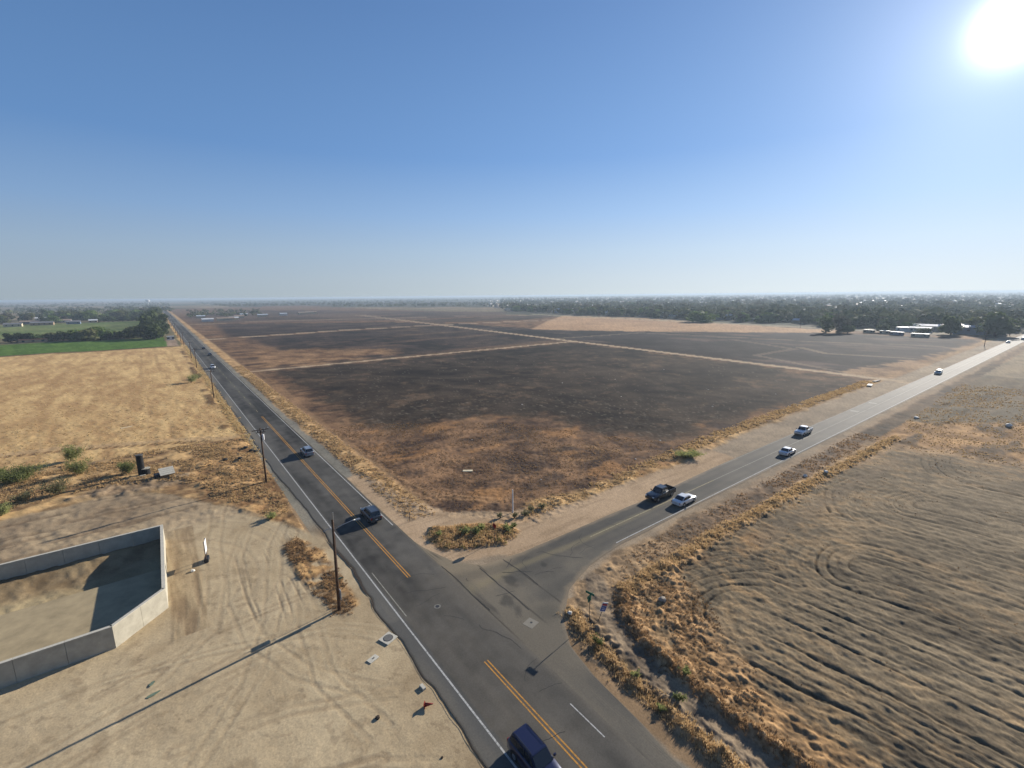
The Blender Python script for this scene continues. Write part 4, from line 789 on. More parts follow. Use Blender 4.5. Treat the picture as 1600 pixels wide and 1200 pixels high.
        for wx_ in (-S['wb'], S['wb']):
            y_ = sg*(W-.10)
            MB().tube([(wx_, y_-sg*.05, S['wr']+.03), (wx_, sg*(W+.004), S['wr']+.03)], S['wr']+.07, 20).build('wheel_arch', trim, t)
            w_ = MB().tube([(wx_, y_-sg*.1, S['wr']), (wx_, y_+sg*.09, S['wr']), (wx_, y_+sg*.125, S['wr'])], [S['wr'], S['wr'], S['wr']*.92], 20).build('tyre', tyre_m, t)
            MB().tube([(wx_, y_+sg*.11, S['wr']), (wx_, y_+sg*.14, S['wr'])], [S['wr']*.64, S['wr']*.58], 10).build('rim', rim_m, w_)
    MB().box((f-.03, 0, zb+.2), (.14, W*1.5, .2)).build('front_bumper', P if kind != 'pickup' else chrome, t, bevel=.04)
    MB().box((f-.10, 0, hd-.30), (.16, W*.95, .20)).build('grille', trim, t, bevel=.02)
    MB().box((-f+.02, 0, zb+.22), (.16, W*1.62, .2)).build('rear_bumper', P if kind != 'pickup' else chrome, t, bevel=.04)
    MB().box((-f-.02 if kind != 'pickup' else -f-.07, 0, zb+.42 if kind != 'pickup' else zb+.25), (.03, .32, .16)).build('number_plate', plate_m, t)
    if kind == 'pickup':
        xa = c1-.05; ln = xa+f
        for sg in (-1, 1): MB().box((xa-ln/2, sg*(W-.05), zb+.08+(b-zb)/2), (ln, .13, b-zb-.14)).build('bed_side', P, t, bevel=.03)
        MB().box((-f+.04, 0, zb+.16+(b-zb)/2), (.09, W*1.86, b-zb-.3)).build('tailgate', P, t, bevel=.02)
        MB().box((xa-ln/2, 0, zb+.26), (ln-.05, W*1.86, .10)).build('bed_floor', trim, t)
    if kind in ('suv', 'van'):
        for sg in (-1, 1): MB().tube([(r0-.15, sg*(wt-.1), T+.0), (r0-.3, sg*(wt-.1), T+.06), (r1+.3, sg*(wt-.1), T+.06), (r1+.15, sg*(wt-.1), T)], .018, 6).build('roof_rail', trim if kind == 'suv' else steel, t)
    return t
NORTH, SOUTH, EAST, WEST = R(90), R(-90), 0.0, R(180)
vehicle('suv', 'blue', 'navy blue car cut off by the lower edge of the picture', 'suv', 17.5, 20.55, SOUTH)
vehicle('suv', 'dark', 'dark grey car driving away beside the street light pole', 'suv', 22.15, 64.9, NORTH)
vehicle('suv', 'silver', 'silver grey car driving away near the pole with transformer', 'suv', 22.0, 101.6, NORTH)
vehicle('suv', 'white', 'white car coming down the long road beside the third pole', 'suv', 18.3, 260.5, SOUTH)
vehicle('sedan', 'black', 'nearer of two dark cars driving away beyond the white one', 'car', 22.0, 322.5, NORTH)
vehicle('sedan', 'black', 'farther of two dark cars driving away beyond the white one', 'car', 22.0, 366, NORTH)
vehicle('sedan', 'white', 'tiny white car far up the long road beside the tall trees', 'car', 18.2, 985, SOUTH); vehicle('suv', 'dark', 'tiny dark car very far up the long road', 'car', 22, 1150, NORTH)
vehicle('pickup', 'black', 'black pickup truck with an open bed approaching the junction', 'pickup truck', 62.4, 42.0, WEST)
vehicle('sedan', 'white', 'white saloon just beside the black pickup truck', 'car', 63.7, 38.4, EAST)
vehicle('sedan', 'white', 'white saloon following the road out, next to the white pickup', 'car', 100.9, 38.2, EAST)
vehicle('pickup', 'white', 'white pickup truck with a dark bed coming down the cross road', 'pickup truck', 118.6, 42.0, WEST)
vehicle('suv', 'pale', 'pale car alone in the far middle of the cross road', 'suv', 249, 41.9, WEST)
vehicle('sedan', 'white', 'small white car far along the cross road, nearer lane', 'car', 432, 42, WEST); vehicle('suv', 'white', 'small white car at the right edge of the picture', 'car', 467, 38.6, EAST)

# ================================================================== VEGETATION
grass_m = attr_mat('grass_blades', rough=0.8, spec=0.1, fine=0, translucent=0.45)
def tufts(name, pts, hgt, cols, label=None, blades=7, wid=.05, lean=.7):
    pts = np.asarray(pts, float); n = len(pts)
    if n == 0: return
    hgt = hgt*0.66; keep_ = rng.random(len(pts)) < 0.8; pts = pts[keep_]; n = len(pts); z0 = ground_z(pts[:, 0], pts[:, 1])[1]; r = np.hypot(pts[:, 0], pts[:, 1]); hs = hgt*rng.uniform(.5, 1.3, n)
    N = n*blades; ang = rng.uniform(0, 2*math.pi, N); bx = np.repeat(pts[:, 0], blades)+rng.normal(0, .18, N)*np.repeat(hs, blades)/.5; by = np.repeat(pts[:, 1], blades)+rng.normal(0, .18, N)*np.repeat(hs, blades)/.5
    bz = np.repeat(z0, blades)-.03; h = np.repeat(hs, blades)*rng.uniform(.6, 1.1, N); ln = rng.uniform(.1, lean, N)*h; w = wid*np.clip(np.repeat(r, blades)/60, .8, 3)*rng.uniform(.6, 1.4, N)
    dx, dy = np.cos(ang), np.sin(ang); px, py = -dy, dx
    co = np.empty((N, 3, 3)); co[:, 0] = np.stack([bx-px*w, by-py*w, bz], -1); co[:, 1] = np.stack([bx+px*w, by+py*w, bz], -1); co[:, 2] = np.stack([bx+dx*ln, by+dy*ln, bz+h], -1)
    ca, cb = np.array(cols[0]), np.array(cols[1]); t = np.repeat(rng.uniform(0, 1, n), blades)[:, None]*.7+rng.uniform(0, .3, (N, 1)); c = np.repeat((ca*(1-t)+cb*t)[:, None, :], 3, 1)
    link(name, npmesh(name, co.reshape(-1, 3), np.arange(N*3).reshape(-1, 3), c.reshape(-1, 3)), grass_m, kind='stuff')
def along(pts, n, spread, pw=1.0):
    p = np.array(pts, float); seg = np.hypot(*(p[1:]-p[:-1]).T); cum = np.concatenate([[0], np.cumsum(seg)]); t = rng.uniform(0, 1, n)**pw*cum[-1]
    x = np.interp(t, cum, p[:, 0]); y = np.interp(t, cum, p[:, 1]); i = np.clip(np.searchsorted(cum, t)-1, 0, len(seg)-1); d = (p[i+1]-p[i])/seg[i][:, None]; o = rng.normal(0, spread, n)
    return np.stack([x-d[:, 1]*o, y+d[:, 0]*o], -1)
def inpoly(poly, n, thr=None, wl=3):
    p = np.array(poly); q = rng.uniform(p.min(0), p.max(0), (n*3, 2)); q = q[sdf(q[:, 0], q[:, 1], poly) < 0]
    q = q+rng.normal(0, .25, q.shape)
    if thr is not None: q = q[fbm(q[:, 0], q[:, 1], wl, 3, 5)+rng.normal(0, .15, len(q)) > thr]
    return q[:n]
gold = (alb(164, 134, 94), alb(244, 210, 156)); rust = (alb(128, 104, 76), alb(206, 168, 122)); straw = (alb(198, 166, 114), alb(246, 220, 164)); olive = (alb(82, 84, 44), alb(146, 140, 80)); dkw = (alb(84, 72, 54), alb(150, 126, 92))
tufts('dry_grass', along([(31.2, 31.2), (29.9, 27.8), (28.9, 22.8), (28.7, 17), (28.3, 8)], 1900, .5), .42, gold)
tufts('dry_grass', along([(39, 30.2), (35.6, 28.0), (33.9, 24.4), (33.0, 19.5), (32.6, 14), (32.5, 4)], 2600, .5), .32, rust)
tufts('dry_grass', inpoly([(33.4, 24), (35.5, 28), (42, 29), (46, 27.6), (44, 23), (38, 15), (34, 12)], 2400, -.1, 4), .2, rust)
tufts('dry_grass', along([(38, 29.8), (60, 29.9), (96, 28.8), (132, 27.4)], 3400, .6, 1.3), .42, gold)
tufts('dry_grass', inpoly([(38, 31), (46, 34.6), (130, 34.3), (130, 30)], 2600, -.25, 5), .22, rust)
tufts('dry_grass', inpoly([(26.5, 60), (26.5, 260), (30.6, 260), (30.6, 60)], 5200, -.35), .42, gold)
tufts('dry_grass', inpoly([(41, 49.6), (60, 49.8), (100, 52), (210, 52), (210, 56), (100, 56), (60, 53), (43, 54)], 5200, -.3), .42, gold)
tufts('dry_grass', inpoly([(31, 60), (42, 52), (90, 56), (84, 66), (70, 95), (40, 118), (31.5, 118)], 9000, -.35, 5), .22, rust)
tufts('dry_grass', inpoly(ISL, 1300), .5, gold); tufts('dry_grass', inpoly(ISL, 260, .1, 2), .5, olive)
tufts('dry_grass', inpoly([(9.8, 64), (11.4, 66), (13.4, 60), (13.7, 52), (13.2, 46), (11.4, 45.4), (10.6, 50), (9.9, 57)], 1300, -.1, 2), .35, rust)
tufts('dry_grass', inpoly([(3, 95), (3, 124), (13, 124), (13.6, 100), (13.6, 82), (12.4, 74), (8, 79), (3.8, 88)], 5200, -.2), .35, gold)
tufts('dry_grass', inpoly([(-34, 102), (-34, 126), (3, 126), (2, 98), (-4, 104), (-14, 106)], 6500, -.1), .4, gold)
q_ = inpoly([(-75, 126), (-80, 400), (12, 400), (12, 126)], 30000, -.5, 4); q_ = q_[rng.random(len(q_)) < np.exp(-(q_[:, 1]-126)/95)]; tufts('stubble', q_, .22, straw)
tufts('dry_grass', inpoly([(12.4, 126), (12.4, 400), (14.2, 400), (14.2, 100)], 2600), .5, straw)
tufts('field_weeds', inpoly(PLO[:13]+[(36, 0)], 2600, .15, 5), .12, rust)
tufts('dry_grass', inpoly([(124, 24), (150, 30), (230, 32), (230, 5), (130, -5)], 7000, -.25, 6), .26, gold)
# shrubs
shr_leaf = leaf_mat('feathery_shrub_leaves', tuple(alb(104, 114, 64)), tuple(alb(176, 178, 114)), .5, 1.5); dry_leaf = leaf_mat('grey_shrub_leaves', tuple(alb(104, 104, 72)), tuple(alb(160, 152, 110)), .4, 1.5)
bark = mat('bark', alb(84, 68, 52), .9, var=.3, scale=4)
def shrub(x, y, r, h, label, leaf=shr_leaf, n=900, group=None):
    if r > 1.2: r *= 1.2; h *= 1.12; n = int(n*1.7)
    t = thing('shrub', label, 'shrub', (x, y, float(ground_z(x, y)[1][0])), 0, group); mb = MB(); st = []
    rs = random.Random(int(x*31+y*17))
    for k in range(9):
        a = rs.uniform(0, 6.28); e = rs.uniform(.25, .9); p = Vector((math.cos(a)*e*r, math.sin(a)*e*r, h*rs.uniform(.65, 1))); mid = p*.5+Vector((0, 0, h*.08)); mb.tube([(0, 0, -.1), mid, p], [.035, .025, .01], 5, False); st.append((mid, p))
    mb.build('stems', bark, t)
    tri = []; fs = []
    for k in range(n):
        m_, p = rs.choice(st); u = rs.uniform(-.3, 1.1); c = Vector((0, 0, .1)).lerp(p, .35+.65*max(0, u)) + Vector((rs.gauss(0, .16*r), rs.gauss(0, .16*r), rs.gauss(0, .10*h))); c.z = max(.05, c.z)
        d = Vector((rs.gauss(0, 1), rs.gauss(0, 1), rs.gauss(.7, .7))).normalized()*rs.uniform(.14, .32)*r**.4; s_ = d.cross(Vector((rs.gauss(0, 1), rs.gauss(0, 1), rs.gauss(0, 1)))).normalized()*rs.uniform(.035, .08); b0 = len(tri); tri += [c-s_, c+s_, c+d]; fs.append((b0, b0+1, b0+2))
    me = bpy.data.meshes.new('foliage'); me.from_pydata([tuple(v) for v in tri], [], fs); link('foliage', me, leaf, t); return t
shrub(-24.5, 119.5, 3.4, 2.6, 'wide feathery green shrub at the left edge in the weeds', n=2600)
shrub(-17.9, 128.8, 2.1, 2.7, 'feathery green shrub farthest back among the weedy clump', n=1200)
shrub(-15.2, 117.6, 2.0, 2.5, 'loose feathery shrub in the middle of the weedy clump', n=900)
shrub(-8.0, 112.0, 1.5, 2.1, 'rounded green shrub just left of the black standpipe', n=1000)
shrub(-17.2, 106.8, 2.1, 2.2, 'thin grey green shrub nearest the dirt track on the left', dry_leaf, 900)
shrub(-23.0, 101.2, 1.3, 1.3, 'low green bush at the left edge beside the dirt track', n=700); shrub(-21.6, 107.0, 1.6, 1.3, 'low greyish bush by the left edge below the wide shrub', dry_leaf, 600)
shrub(10.2, 74.1, 1.0, .8, 'low green shrub at the tip of the dry grass point', n=800)
shrub(7.6, 222, 2.4, 2.8, 'lone dark shrub at the edge of the stubble field by the road', n=1100); shrub(10.6, 231, 1.6, 1.8, 'small dry bush behind the lone shrub on the road verge', dry_leaf, 500)
shrub(83.8, 50.3, 2.6, .9, 'olive clump of weeds bulging onto the cross road shoulder', n=1400)
for k, (x, y, r, h) in enumerate(((27.6, 53.4, .5, .6), (30.6, 51.6, .9, .9), (31.8, 50.6, .8, .9), (33.3, 51.2, .7, .7), (36.0, 48.7, .9, .7), (37.2, 49.0, .6, .6))): shrub(x, y, r, h, ('small dark bush at the left end of the island', 'yellow green bush left of centre on the island', 'olive bush in the middle of the island', 'pale bush behind the middle of the island', 'olive bush right of the stop sign on the island', 'small dark bush at the right end of the island')[k], n=420)
for k, (x, y, r, h) in enumerate(((39.2, 51.2, .7, .7), (41.0, 50.9, .9, .8), (42.6, 51.4, .7, .6), (44.6, 51.0, .8, .6), (37.6, 52.6, .7, .6))): shrub(x, y, r, h, 'dark scrubby bush at the foot of the white marker post', dry_leaf, 260, 'scrub round the white marker post')
for x, y, r, h in ((29.4, 21.3, .5, .6), (30.3, 17.6, .6, .5), (28.5, 18.0, .5, .5), (29.7, 26.0, .7, .5), (32.7, 18.5, .5, .5)): shrub(x, y, r, h, 'small olive weed in the golden verge of the near right corner', shr_leaf, 220, 'olive weeds in the near right verge')

# trees
def crown_mesh(name, seed, n, r, h, z0, lobes, leaf=.9):
    rs = np.random.default_rng(seed); L = []
    for k in range(lobes):
        a = rs.uniform(0, 6.28); e = rs.uniform(0, .62)*r; zz = z0*.4+h*rs.uniform(.12, .82); q = 1-.55*abs((zz-z0)/h-.45)/.55; L.append((e*math.cos(a)*q, e*math.sin(a)*q, zz, r*rs.uniform(.34, .58), h*rs.uniform(.17, .30)))
    L = np.array(L); i = rs.integers(0, lobes, n); d = rs.normal(0, 1, (n, 3)); d /= np.linalg.norm(d, axis=1)[:, None]; u = rs.uniform(.55, 1.08, n)**.6
    c = L[i, :3]+d*np.stack([L[i, 3], L[i, 3], L[i, 4]], -1)*u[:, None]
    nn = d+rs.normal(0, .55, (n, 3)); nn /= np.linalg.norm(nn, axis=1)[:, None]; t = np.cross(nn, rs.normal(0, 1, (n, 3))); t /= np.linalg.norm(t, axis=1)[:, None]; b = np.cross(nn, t); s = (leaf*rs.uniform(.5, 1.3, n))[:, None]
    co = np.stack([c-t*s*.5-b*s*.4, c+t*s*.5-b*s*.3, c+b*s*.6], 1).reshape(-1, 3)
    return npmesh(name, co, np.arange(3*n).reshape(-1, 3))
lf = [leaf_mat('leaf_deep_green', tuple(alb(52, 66, 36)), tuple(alb(98, 112, 62)), .38, .25), leaf_mat('leaf_olive', tuple(alb(72, 82, 50)), tuple(alb(126, 128, 80)), .38, .25), leaf_mat('leaf_fresh', tuple(alb(74, 98, 44)), tuple(alb(118, 138, 66)), .25, .25), leaf_mat('leaf_grey', tuple(alb(70, 72, 58)), tuple(alb(108, 104, 84)), .2, .25)]
def trunk_mesh(h, r, seed):
    rs = random.Random(seed); mb = MB(); mb.tube([(0, 0, -.3), (.1, 0, h*.3), (rs.uniform(-.3, .3), rs.uniform(-.3, .3), h*.6)], [r, r*.75, r*.45], 7, False)
    for k in range(4):
        a = rs.uniform(0, 6.28); mb.tube([(.05, 0, h*(.25+.08*k)), (math.cos(a)*h*.16, math.sin(a)*h*.16, h*(.45+.08*k)), (math.cos(a)*h*.24, math.sin(a)*h*.24, h*(.6+.06*k))], [r*.4, r*.25, r*.1], 5, False)
    return mb.mesh('trunk')
KINDS = []
for k, (n, r, h, z0, lb, leaf, m) in enumerate(((900, 1.0, 1.5, .12, 9, .20, 0), (700, .95, 1.2, .18, 7, .22, 1), (620, .8, 1.9, .15, 9, .2, 3), (760, 1.25, 1.15, .10, 10, .22, 2), (640, .6, 2.2, .1, 8, .17, 0))):
    cm = crown_mesh('crown', 40+k, n, r, h, z0, lb, leaf); cm.materials.append(lf[m]); tm = trunk_mesh(z0+h, .06, k); tm.materials.append(bark); KINDS.append((cm, tm, z0+h))
def tree(x, y, hgt, kind, label, group=None, w=1.0, name='tree'):
    cm, tm, H_ = KINDS[kind]; t = thing(name, label, 'tree', (x, y, 0), random.uniform(0, 6.28), group); s = hgt/H_; t.scale = (s*w, s*w, s)
    link('crown', cm, None, t); link('trunk', tm, None, t); return t
# left: shelter belt by the road, hedge row between the green fields
for x, y, h, k, w, l in ((-3, 486, 13, 0, 1.3, 'large dark green tree at the corner nearest the long road'), (-9, 500, 14, 1, 1.4, 'big dark tree just behind the roadside corner tree'), (1, 520, 12, 0, 1.2, 'dark tree overhanging the long road edge'), (-16, 520, 12, 1, 1.5, 'broad olive tree left of the dark corner trees'), (-6, 560, 18, 0, 1.3, 'tall dark tree rising above the corner group'), (2, 600, 18, 0, 1.1, 'tall tree by the road behind the corner group'), (-46, 508, 11, 1, 1.3, 'tall olive tree sticking out of the hedge row'), (-40, 516, 11, 3, 1.2, 'fresh green tree in the hedge row beside the tall olive one')): tree(x, y, h, k, l, w=w)
rg = 'hedge trees between the two green fields'
for k in range(17): tree(-24-k*4.4+random.uniform(-1, 1), 512+k*1.4+random.uniform(-3, 4), random.uniform(5.5, 9.0), random.choice((0, 0, 1, 1, 3)), 'bushy tree in the hedge row between the two green fields', rg, 1.4)
rg = 'roadside trees far up the long road'
for k in range(16): tree(random.uniform(-10, 6), 625+k*42, random.uniform(14, 20), random.choice((0, 0, 1)), 'tree of the dark roadside row far up the long road', rg, 1.1)
rg = 'trees round the farm houses on the left'
for k in range(60): 
    y = random.uniform(905, 1290); kk = random.choice((0, 1, 1, 2, 3, 0)); xx = random.uniform(-270, -8)*y/1100; tree(xx, y, random.uniform(8, 17), kk, ('dense dark green', 'loose olive green', 'upright greyish', 'broad fresh green')[kk]+' tree '+('in front of' if y < 1050 else 'far behind')+' the farm buildings, '+('toward the left edge' if xx < -130 else 'toward the long road'), rg, 1.3)
for k in range(12): tree(-14-k*5.5, 912+random.uniform(-6, 12), random.uniform(7, 10), 0, 'dark orchard tree in the row behind the far green field', 'orchard row behind the far green field', 1.3)
# right: named trees in front of the town
for x, y, h, k, w, l in ((440, 147, 14.5, 4, 1.7, 'tall ragged dark tree standing alone at the edge of the burnt ground'), (446, 140, 15.5, 2, 1.2, 'taller grey tree growing behind the ragged dark one'), (446, 134, 8, 0, 1.6, 'low round dark tree right of the ragged pair'), (511, 303, 13, 3, 1.5, 'bright green rounded tree at the far edge of the tan field'), (506, 292, 9, 3, 1.5, 'smaller bright green tree beside the rounded one'), (484, 78.5, 15, 0, 1.2, 'big dark cone-shaped tree in front of the pale sheds'), (490, 54.5, 18, 0, 1.5, 'biggest dark tree right beside the cross road'), (505, 62, 14, 1, 1.3, 'dark tree touching the biggest roadside tree'), (520, 70, 14, 1, 1.2, 'smaller olive tree between the pale sheds and the roadside trees'), (474, 118, 8, 0, 1.5, 'low dark tree over the parked trailers'), (520, 126, 12, 0, 1.5, 'broad dark tree behind the trailer yard'), (526, 150, 12, 0, 1.6, 'broad dark tree left of the trailer yard'), (470, 92, 6, 1, 1.7, 'low wide olive tree over the white trailer'), (560, 41, 16, 0, 1.4, 'dark tree on the right edge below the cross road'), (530, 30, 9, 1, 1.5, 'small tree at the right edge beside the road')): tree(x, y, h, k, l, w=w)
rg = 'front trees of the town edge'; cnt = 0
while cnt < 135:
    u = random.random(); y = 60+u*820; x = 512+0.10*(y-60)+random.expovariate(1/45.0)+(20 if y < 100 else 0)
    if y > 600: x += (y-600)*.15
    kk = random.choice((0, 0, 1, 1, 2, 3, 3, 4)); tree(x, y, random.uniform(6, 13), kk, ('dense dark green', 'loose olive green', 'upright greyish', 'broad fresh green', 'narrow dark')[kk]+' tree along the '+('left' if y > 480 else 'middle' if y > 230 else 'right')+' part of the near town edge', rg, random.uniform(1.1, 1.6)); cnt += 1
# farther town trees: one mass of leaf clumps on small crowns
def forest(name, X, Y, H, leafs, m, wid=1.25):
    n = len(X); k = leafs; N = n*k; cx = np.repeat(X, k); cy = np.repeat(Y, k); h = np.repeat(H, k); d = rng.normal(0, 1, (N, 3)); d /= np.linalg.norm(d, axis=1)[:, None]; d[:, 2] = d[:, 2]
    r = h*.42*wid; rr = rng.uniform(.55, 1.0, N); off = np.repeat(rng.normal(0, .15, (n, 2)), k, 0)*h[:, None]
    c = np.stack([cx+d[:, 0]*r*rr+off[:, 0]*rng.uniform(0, 1, N), cy+d[:, 1]*r*rr+off[:, 1], h*.56+d[:, 2]*h*.42*rr], -1); s = (h*rng.uniform(.22, .42, N))[:, None]
    nn = d+rng.normal(0, .35, (N, 3)); nn /= np.linalg.norm(nn, axis=1)[:, None]; t = np.cross(nn, rng.normal(0, 1, (N, 3))); t /= np.linalg.norm(t, axis=1)[:, None]; b = np.cross(nn, t)
    co = np.stack([c-t*s*.55-b*s*.4, c+t*s*.55-b*s*.35, c+b*s*.6], 1).reshape(-1, 3)
    tone = np.repeat(rng.uniform(0, 1, n), k)[:, None]; sp = np.repeat(rng.uniform(0, 1, n) > .8, k)[:, None]; col = alb(52, 66, 42)*(1-tone)+alb(112, 116, 76)*tone; col = np.where(sp, col*.5+alb(110, 100, 74)*.5, col)
    link(name, npmesh(name, co, np.arange(3*N).reshape(-1, 3), np.repeat(col, 3, 0)), m, kind='stuff')
fm_ = attr_mat('far_foliage', rough=.9, spec=.05, fine=0, translucent=.15)
def town_pts(n, r0, r1, a0, a1, pw=1.0):
    a = rng.uniform(a0, a1, n); r = r0*(r1/r0)**(rng.uniform(0, 1, n)**pw); return r*np.sin(a), r*np.cos(a)
X, Y = town_pts(9800, 520, 14000, R(36), R(96), 1.25); ok = (X > 535+0.1*np.clip(Y-60, 0, 1e9)) & ((Y < 620) | (X > 560+0.35*(Y-620))) & (np.abs(Y-40) > 12); X, Y = X[ok], Y[ok]
forest('town_trees', X, Y, rng.uniform(6, 13, len(X))*(1+.5*rng.random(len(X))**6), 30, fm_, 1.5)
X, Y = town_pts(2600, 1250, 9000, R(3), R(37)); ok = (Y > 1980-1.7*(X-250)) & (X > 200) & (fbm(X, Y, 500, 3, 3) > -.15); X, Y = X[ok], Y[ok]; forest('distant_trees', X, Y, rng.uniform(5, 11, len(X)), 26, fm_, 1.6)
X, Y = town_pts(1500, 1400, 9000, R(-14), R(1.2)); ok = fbm(X, Y, 400, 3, 8) > .0; X, Y = X[ok], Y[ok]; forest('distant_trees', X, Y, rng.uniform(5, 12, len(X)), 26, fm_, 1.7)
X, Y = town_pts(160, 960, 1500, R(2.4), R(9)); forest('distant_trees', X, Y, rng.uniform(3, 7, len(X)), 24, fm_, 1.6)

# ================================================================== BUILDINGS
wallm = [mat('stucco_'+n, alb(*c), .9, var=.08) for n, c in (('cream', (206, 192, 164)), ('tan', (176, 152, 124)), ('grey', (150, 148, 144)), ('white', (224, 222, 216)), ('blue', (120, 136, 156)))]
roofm = [mat('roofing_'+n, alb(*c), .6, var=.12, scale=.4) for n, c in (('white', (226, 226, 222)), ('grey', (132, 130, 128)), ('tan', (168, 146, 124)), ('red', (140, 92, 76)), ('silver', (190, 196, 200)))]
win = mat('dark_window', alb(50, 56, 64), .2)
_hc = {}
def house_parts(L, W, H, rise):
    key = (L, W, H, rise)
    if key not in _hc:
        wall = MB().box((0, 0, H/2), (L, W, H)); 
        if rise > 0: wall.add([(-L/2, -W/2, H), (-L/2, W/2, H), (-L/2, 0, H+rise), (L/2, -W/2, H), (L/2, W/2, H), (L/2, 0, H+rise)], [(0, 2, 1), (3, 4, 5)])
        o = .5; rf = MB()
        if rise > 0:
            k = rise/(W/2)
            for s in (-1, 1): rf.slab([(-L/2-o, s*(W/2+o), H-k*o+.02), (L/2+o, s*(W/2+o), H-k*o+.02), (L/2+o, 0, H+rise+.02), (-L/2-o, 0, H+rise+.02)][::s], .18)
        else: rf.box((0, 0, H+.13), (L+.5, W+.5, .24))
        wn = []
        for s in (-1, 1):
            for u in np.linspace(-.34, .34, max(2, int(L/5))): wn.append(MB().box((u*L, s*(W/2+.02), H*.55), (1.5, .08, 1.2)).mesh('window'))
        for u in (-.22, .22): wn.append(MB().box((-L/2-.02, u*W, H*.55), (.08, 1.4, 1.2)).mesh('window'))
        _hc[key] = (wall.mesh('wall'), rf.mesh('roof'), wn)
    return _hc[key]
def house(x, y, L, W, H, rise, rz, wi, ri, label, group=None, name='house', cat='house', windows=True):
    t = thing(name, label, cat, (x, y, 0), rz, group); w, r, wn = house_parts(L, W, H, rise)
    for nm, me, m in [('wall', w, wallm[wi]), ('roof', r, roofm[ri])]+([('window', q, win) for q in wn] if windows else []):
        o = link(nm, me, None, t)
        if not me.materials: me.materials.append(m)
        o.material_slots[0].link = 'OBJECT'; o.material_slots[0].material = m
for a in ((500, 108, 13, 8, 3.4, 0, 80, 3, 0, 'flat white-roofed unit farthest left in the trailer yard'), (498, 99, 14, 7, 3.6, 1, 84, 3, 0, 'long white-roofed unit in the middle of the trailer yard'), (520, 100, 18, 8, 4.5, 1.2, 84, 2, 0, 'white-roofed house standing behind the trailer yard'), (530, 90, 9, 8, 4.5, 1.2, 80, 1, 3, 'pinkish house behind the right end of the trailer yard'), (500, 70, 18, 9, 5.6, 1.2, 88, 4, 4, 'long shed with pale grey roof right of the cone-shaped tree'), (514, 68, 22, 9, 6.4, 1.0, 88, 2, 1, 'longer grey-roofed shed behind the pale one'), (516, 58, 10, 9, 6.0, 1.4, 80, 3, 0, 'white-roofed house between the sheds and the biggest tree')): house(*a[:6], R(a[6]), a[7], a[8], a[9])
for x, y, L, l in ((462, 124, 7, 'small flat-topped trailer left in the row on the bare ground'), (460, 113, 6, 'pale camper trailer in the row on the bare ground'), (452, 103.5, 8, 'grey covered trailer beside the pale camper'), (444, 88, 10, 'white flat-roofed trailer nearest the burnt ground')):
    house(x, y, L, 3.2, 2.4, 0, R(84), 4 if 'grey' in l else 0, 0 if 'white' in l or 'pale' in l else 2, l, name='trailer', cat='trailer')
rg = 'houses scattered among the town trees'
for k in range(95):
    y = random.uniform(56, 880); x = 530+0.12*(y-60)+random.expovariate(1/110.0)
    if abs(y-40) < 14 or (x < 560 and y < 130): continue
    ri = random.choice((0, 0, 0, 4, 4, 1, 2, 3)); hh = random.choice((3.2, 3.2, 5.6)); house(x, y, random.choice((12, 15, 18)), 9, hh, random.choice((0, 1.6, 2.0)), R(random.choice((0, 90))+random.uniform(-4, 4)), random.randrange(5), ri, ('low' if hh < 4 else 'two storey')+' house with '+('white', 'dark grey', 'tan', 'reddish', 'silver')[ri]+' roof among the '+('left' if y > 480 else 'middle' if y > 230 else 'right')+' town trees', rg, windows=False)
for k, (x, y, L, ri, l) in enumerate(((-146, 852, 16, 1, 'grey-roofed farm shed at the left edge beyond the green fields'), (-122, 870, 22, 1, 'long dark-roofed barn among the left trees'), (-140, 930, 24, 2, 'tan-roofed long building among the left trees'), (-112, 948, 20, 2, 'tan-roofed barn right of the long tan building'), (-92, 875, 14, 1, 'dark open shed right of the long barn'), (-150, 1090, 20, 0, 'white-roofed house far back at the left edge'), (-74, 905, 9, 0, 'small white-roofed shed in front of the left trees'))): house(x, y, L, 9, 3.4, 1.6, R(0), k % 5, ri, l, name='farm_building', cat='farm building')
house(6.8, 469, 4.5, 3.5, 2.8, 0, R(4), 3, 0, 'small white pump house at the roadside corner of the green field', name='pump_house', cat='shed')
house(-80, 520, 16, 3.5, 2.4, 0, R(4), 1, 3, 'low rusty orange container at the left end of the hedge row', name='container', cat='container')
rg = 'small buildings beside the long road beyond the fields'
for x, y, L in ((58, 805, 14), (82, 820, 22), (94, 830, 12), (110, 900, 14), (150, 930, 16), (190, 960, 12), (230, 990, 14), (252, 1010, 20), (130, 1000, 12), (60, 960, 12)): house(x, y, L, 9, 3.4, 1.5, 0, random.choice((0, 3)), random.choice((0, 2, 4)), 'low pale building in the scattered row beyond the far fields', rg, windows=False)
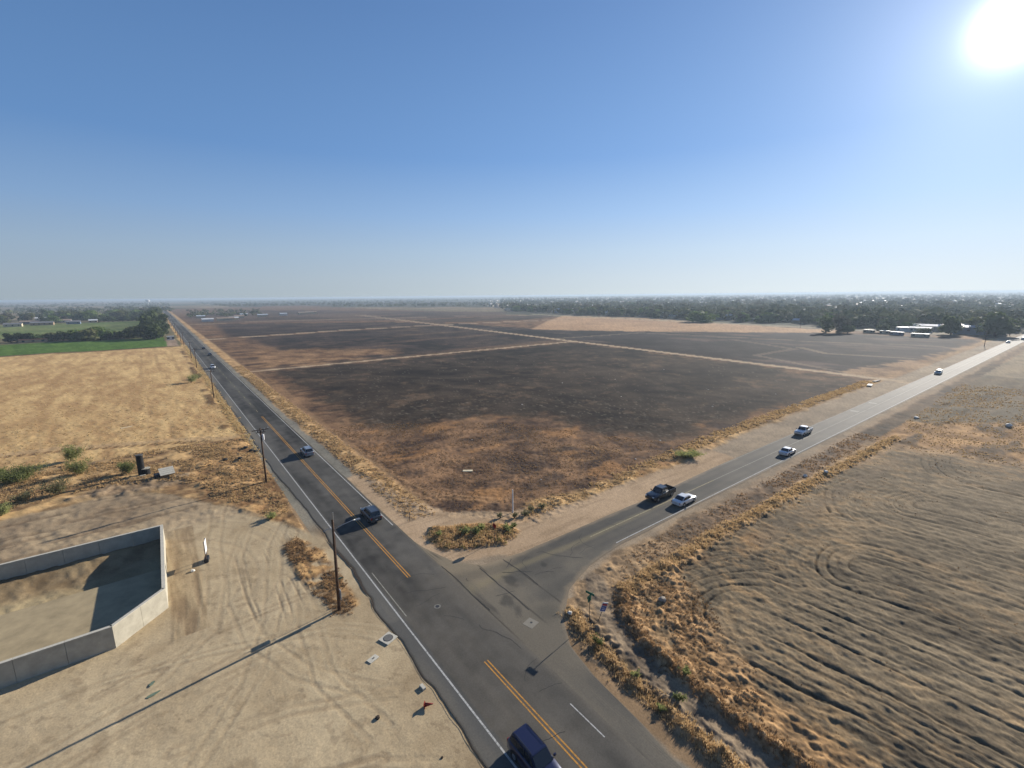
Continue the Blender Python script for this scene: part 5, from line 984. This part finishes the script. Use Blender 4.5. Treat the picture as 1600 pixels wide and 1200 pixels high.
# farther roofs: one mass
mbv = []; mbf = []; mbc = []
def far_house(x, y, L, W, H, rs, c):
    b = len(mbv); k = L/2; w = W/2
    for z in (0, H):
        for sx, sy in ((-1, -1), (1, -1), (1, 1), (-1, 1)): mbv.append((x+sx*k, y+sy*w, z)); mbc.append(alb(190, 180, 160))
    for sx, sy in ((-1, -1), (1, -1), (1, 1), (-1, 1)): mbv.append((x+sx*(k+.4), y+sy*(w+.4), H)); mbc.append(c)
    mbv.append((x-k-.4, y, H+rs)); mbv.append((x+k+.4, y, H+rs)); mbc.append(c); mbc.append(c)
    for f_ in ((0, 1, 5), (0, 5, 4), (1, 2, 6), (1, 6, 5), (2, 3, 7), (2, 7, 6), (3, 0, 4), (3, 4, 7), (8, 9, 13), (8, 13, 12), (10, 11, 12), (10, 12, 13), (11, 8, 12), (9, 10, 13)): mbf.append(tuple(b+i for i in f_))
for k in range(1500):
    a = random.uniform(R(34), R(95)); r = 620*(9)**random.random(); x, y = r*math.sin(a), r*math.cos(a)
    if x < 545+.1*max(0, y-60) or (y > 620 and x < 580+.35*(y-620)) or abs(y-40) < 14: continue
    far_house(x, y, random.uniform(10, 24), random.uniform(8, 14), random.uniform(3, 6.5), random.uniform(.3, 2), random.choice((alb(230, 230, 228), alb(226, 226, 222), alb(190, 190, 190), alb(140, 130, 122), alb(160, 130, 110))))
link('distant_roofs', npmesh('distant_roofs', mbv, mbf, np.array(mbc)), attr_mat('far_roofing', rough=.7, spec=.2, fine=0), kind='stuff')
s = thing('water_tower', 'tiny white tank tower on the skyline at the end of the long road', 'water tower', (-30, 3300, 0))
MB().tube([(0, 0, 0), (0, 0, 16)], 2.0, 10).build('column', white, s); MB().tube([(0, 0, 16), (0, 0, 19), (0, 0, 27), (0, 0, 30)], [3, 10, 10, 4], 14).build('tank', white, s)

# ================================================================== HAZE
HZ = 22500.0
mb = MB().box((0, 0, (34.5-2.5)/2), (HZ*2, HZ*2, 37.0)); hz = mb.build('haze', None, kind='stuff')
hm = bpy.data.materials.new('haze_air'); hm.use_nodes = True; n = hm.node_tree.nodes; n.clear(); ho = n.new('ShaderNodeOutputMaterial'); pv = n.new('ShaderNodeVolumePrincipled')
pv.inputs['Color'].default_value = (0.50, 0.61, 0.72, 1); pv.inputs['Density'].default_value = 0.00022; pv.inputs['Anisotropy'].default_value = 0.2
hm.node_tree.links.new(pv.outputs[0], ho.inputs['Volume']); hz.data.materials.append(hm)
